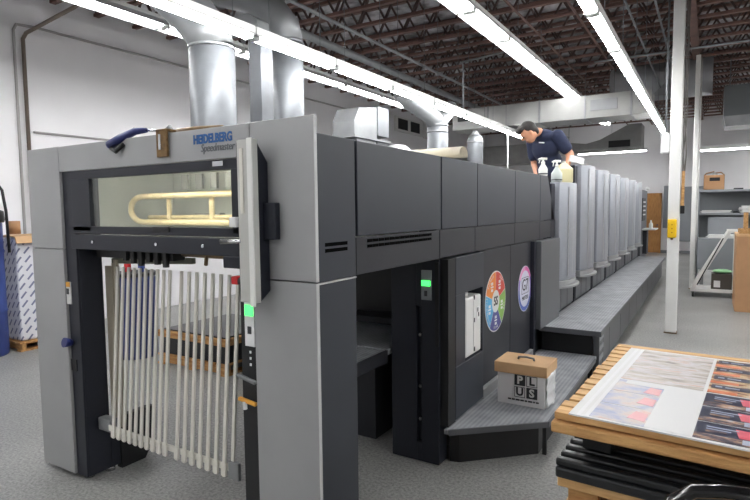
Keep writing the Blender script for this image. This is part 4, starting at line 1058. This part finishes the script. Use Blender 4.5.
# ------------------------------------------------------------------ paper box on the low step
bx = thing('archive_box', 'white printed box with a brown cardboard lid on the low step', 'box', (-1.1, 3.9, .25), .05)
x0, x1, y0, y1 = -1.272, -.925, 3.752, 4.02
MB().box(x0 + .004, x1 - .004, y0 + .004, y1 - .004, .251, .50).build('body', M_PAPER2, bx, bevel=.004)
lid = MB().box(x0 - .016, x1 + .012, y0 - .014, y1 + .014, .478, .555).build('lid', M_CARD2, bx, bevel=.005)
MB().tube([(-1.15, 3.865, .556), (-1.145, 3.863, .573), (-1.09, 3.855, .580), (-1.04, 3.863, .573), (-1.035, 3.865, .556)], .008, 8).build('handle', M_GALVD, lid)
def tile(ch_, tx, tz, dark):
    f = MB().box(tx - .038, tx + .038, y0 - .001, y0 + .005, tz - .038, tz + .038)
    o = f.build('print_tile', M_DOT if dark == 1 else (M_BGREY if dark == 2 else M_PAPER2), bx)
    text('lettering', ch_, .078, M_PAPER if dark else M_DOT, o, on_front(tx, y0 - .002, tz), .0006, bold=.003)
    if not dark:
        g = MB()
        for a, b_, c, d_ in ((-.038, .038, .034, .038), (-.038, .038, -.038, -.034), (-.038, -.034, -.038, .038), (.034, .038, -.038, .038)): g.box(tx + a, tx + b_, y0 - .002, y0, tz + c, tz + d_)
        g.build('tile_outline', M_DOT, o)
tile('P', -1.105, .435, 1); tile('L', -1.02, .435, 0); tile('U', -1.105, .350, 0); tile('S', -1.02, .350, 1)
b = MB(); x = -1.19
while x < -.965:
    w = random.uniform(.012, .03); b.box(x, min(x + w, -.96), y0 - .0005, y0 + .004, .286, .296); x += w + .006
b.build('print_line', M_DOT, bx)
# clear bag drooping at its right end
bg = MB(); rows = 9; cols = 9; vs = []; fs = []
for i in range(rows):
    for j in range(cols):
        u, v = i / (rows - 1), j / (cols - 1)
        vs.append((x1 + .006 + .022 * abs(math.sin(v * 9 + u * 4)) * (1 - abs(2 * v - 1)) + .006 * math.sin(u * 17), y0 + .01 + (y1 - y0 - .02) * v, .255 + .235 * u))
for i in range(rows - 1):
    for j in range(cols - 1): fs.append((i * cols + j, i * cols + j + 1, (i + 1) * cols + j + 1, (i + 1) * cols + j))
bg._add(vs, fs, 0, True)
bag = bg.build('bag_liner', mat('milky_bag', (222, 224, 226), .25), bx); so = bag.modifiers.new('thick', 'SOLIDIFY'); so.thickness = .002

# ------------------------------------------------------------------ pallets and printed sheet in the right foreground
RZ = math.radians(-3.0)
PC = Vector((.083, 2.222, 0))       # stack centre
W2, L2 = .455, .52
def local_thing(name, label, cat, z, group=None): return thing(name, label, cat, (PC.x, PC.y, z), RZ, group)
class LB(MB):
    # builder in the stack's own frame (x across, y away)
    def build(s, name, mats, parent=None, **k):
        M = Matrix.Translation(PC) @ Matrix.Rotation(RZ, 4, 'Z')
        s.v = [M @ v for v in s.v]
        return MB.build(s, name, mats, parent, **k)
SK = local_thing('slatted_skid', 'pale wooden slatted skid carrying the printed sheets', 'pallet', .9)
ns = 15; pitch = (2 * L2 - .06) / (ns - 1)
for i in range(ns):
    y_ = -L2 + .03 + i * pitch
    wv = random.uniform(-.004, .004)
    LB().box(-W2 + random.uniform(0, .012), W2, y_ - (.03 if i == 0 else .025), y_ + (.03 if i == 0 else .025), .985 + wv * .2, 1.008 + wv * .3).build('slat', M_WOOD, SK, bevel=.002)
LB().box(-W2 - .004, W2 + .01, -L2 - .022, -L2 + .07, .948, .982).build('end_board', M_WOOD2, SK, bevel=.006)
LB().box(-W2, W2 + .01, L2 - .07, L2 + .01, .948, .982).build('end_board', M_WOOD2, SK, bevel=.006)
for x in (-W2 + .06, -.02, W2 - .1): LB().box(x, x + .05, -L2 + .075, L2 - .075, .95, .982).build('stringer', M_WOODY, SK)
for x in (-W2 + .065, W2 - .15):
    for y_ in (-L2 + .10, L2 - .2): LB().box(x, x + .085, y_, y_ + .09, .868, .947).build('block', M_BLACK, SK)
BP = local_thing('plastic_pallet', 'black ridged plastic pallet beneath the slatted skid', 'pallet', .8)
LB().box(-W2 + .008, W2, -L2 - .012, L2 - .3, .80, .835).build('deck', M_PLAST, BP, bevel=.008)
for i in range(9):
    y_ = -L2 + .01 + i * .055
    LB().box(-W2 + .008 + (.0 if i else 0), W2 - .01, y_ - .015, y_ + .015, .836, .860).build('ridge', M_PLAST, BP, bevel=.006)
def plain_skid(label, z0, z1, dx, dy):
    t = local_thing('wooden_skid', label, 'pallet', z0, 'plain skids under the black pallet')
    LB().box(-W2 + dx, W2, -L2 + dy, L2 - .3, z1 - .035, z1).build('deck_board', M_WOOD, t, bevel=.004)
    for x in (-W2 + dx + .03, -.05, W2 - .12): LB().box(x, x + .09, -L2 + dy + .02, L2 - .32, z0 + .03, z1 - .036).build('stringer', M_WOOD2, t)
    for y_ in (-L2 + dy + .005, -.25, L2 - .4): LB().box(-W2 + dx + .02, W2 - .01, y_, y_ + .09, z0, z0 + .029).build('bottom_board', M_WOOD, t, bevel=.003)
plain_skid('plain wooden skid directly under the black plastic pallet', .68, .798, .01, .01)
plain_skid('plain wooden skid second beneath the black plastic pallet', .52, .678, .02, .02)
plain_skid('plain wooden skid third beneath the black plastic pallet', .30, .518, .02, .03)
plain_skid('plain wooden skid at the bottom of the right foreground stack', 0, .298, .02, .03)

# printed sheet, built in its own frame
SC0 = Vector((-.352, 1.716, 0)); RS = math.radians(-4.3)
class SB(MB):
    def build(s, name, mats, parent=None, **k):
        M = Matrix.Translation(SC0) @ Matrix.Rotation(RS, 4, 'Z')
        s.v = [M @ v for v in s.v]
        return MB.build(s, name, mats, parent, **k)
PS = thing('printed_sheet', 'pile of large press sheets printed with dark and pale cards on the skid', 'printed sheet', (SC0.x, SC0.y, 1.01), RS)
SB().box(.0, .72, 0, .962, 1.0095, 1.0145).build('sheet_pile', M_PAPER, PS)
SB().box(.045, .045 + .012, .004, .958, 1.0145, 1.0149).box(.022, .034, .004, .958, 1.0145, 1.0148).build('margin_line', M_PAPER2, PS)
z = 1.0149
def flat(b, u0, u1, v0, v1, mi, dz=0.): b.box(u0 * .93, min(u1 * .93, .70), v0, v1, z + dz - .0004, z + dz, mi)
b = SB()
# far-left pale landscape strips
for i in range(4):
    v0 = .462 + i * .122; flat(b, .062, .345, v0, v0 + .116, 0, .0004)
# near-left soft abstract
for i in range(3): flat(b, .062, .225, .012 + i * .148, .012 + i * .148 + .142, 1, .0004)
flat(b, .09, .225, .405, .447, 6, .0008); flat(b, .20, .23, .012, .40, 1, .0003)
flat(b, .225, .35, .012, .455, 6, .0004)
# far-right: four cards, a navy band and a warm photo each
for i in range(4):
    v0 = .462 + i * .122
    flat(b, .357, .71, v0, v0 + .116, 2, .0004); flat(b, .365, .50, v0 + .058, v0 + .104, 4, .0008); flat(b, .357, .45, v0 + .002, v0 + .034, 5, .0008)
    flat(b, .378, .40, v0 + .075, v0 + .088, 7, .0011); flat(b, .41, .455, v0 + .075, v0 + .086, 7, .0011)
# near-right: three navy cards with coral panel
for i in range(3):
    v0 = .012 + i * .148
    flat(b, .357, .71, v0, v0 + .142, 4, .0004); flat(b, .357, .71, v0 + .004, v0 + .045, 3, .0008)
    b.prism([(.438, v0 + .055), (.56, v0 + .05), (.56, v0 + .115), (.428, v0 + .122)], 'z', z + .0004, z + .0008, 8)
    flat(b, .48, .60, v0 + .012, v0 + .048, 7, .0011)
    flat(b, .385, .47, v0 + .104, v0 + .111, 7, .0009); flat(b, .385, .45, v0 + .086, v0 + .092, 7, .0009); flat(b, .385, .44, v0 + .064, v0 + .078, 3, .0009)
b.build('printed_artwork', [M_PH1, M_PH2, M_PH3, M_PH4, M_PNAVY, M_PORAN, M_PWHITE, M_PLINE, M_PPINK], PS)
# coral blotches on the soft pictures
for v0 in (.06, .21, .33):
    b = SB(); b.prism([(.155, v0), (.205, v0 - .01), (.205, v0 + .06), (.168, v0 + .07)], 'z', z + .0005, z + .0009)
    b.build('printed_blotch', mat('print_soft_red', (204, 136, 140), .35), PS)

# black pallet-jack handle loop in the lower right corner
t = thing('pallet_jack', 'glossy black loop handle of a pallet jack at the lower right corner', 'pallet jack', (.1, 1.2, 0))
loop = []
hx0, hx1, hy, zt = -.058, .26, 1.235, 1.085
path = [(hx0 - .02, hy - .05, .93), (hx0 - .008, hy - .03, 1.005), (hx0 + .012, hy - .01, 1.05), (hx0 + .05, hy, 1.078), (hx0 + .10, hy, 1.09), (.10, hy, 1.096), (hx1 - .10, hy, 1.09), (hx1 - .05, hy, 1.078), (hx1 - .012, hy - .01, 1.05), (hx1 + .008, hy - .03, 1.005), (hx1 + .02, hy - .05, .93), (hx1 - .04, hy - .08, .86), (.16, hy - .09, .83), (.04, hy - .09, .83), (hx0 + .04, hy - .08, .86), (hx0 - .02, hy - .05, .93)]
MB().tube(path, .0135, 14).build('handle_loop', M_GLOSSB, t)
MB().tube([(.10, hy, 1.09), (.10, hy - .06, .96), (.10, hy - .09, .83), (.10, hy - .02, .2)], .016, 10).build('shaft', M_GLOSSB, t)
MB().box(.0, .2, hy - .1, hy + .12, .10, .22).build('pump_housing', M_GLOSSB, t, bevel=.01)
for x in (.06, .14): MB().cyl((x - .025, hy, .09), (x + .025, hy, .09), .09, n=16).build('wheel', M_PLAST, t)

# ------------------------------------------------------------------ world and colour management
w = bpy.data.worlds.new('world'); SC.world = w; w.use_nodes = True
w.node_tree.nodes['Background'].inputs[0].default_value = (.6, .62, .65, 1); w.node_tree.nodes['Background'].inputs[1].default_value = .3
SC.view_settings.view_transform = 'Standard'; SC.view_settings.look = 'None'; SC.view_settings.gamma = 1; SC.view_settings.use_curve_mapping = False
SC.view_settings.exposure = 1.78
SC.cycles.use_denoising = True
SC.cycles.max_bounces = 8; SC.cycles.diffuse_bounces = 5; SC.cycles.transparent_max_bounces = 12
SC.cycles.caustics_reflective = False; SC.cycles.caustics_refractive = False
SC.cycles.sample_clamp_indirect = 8
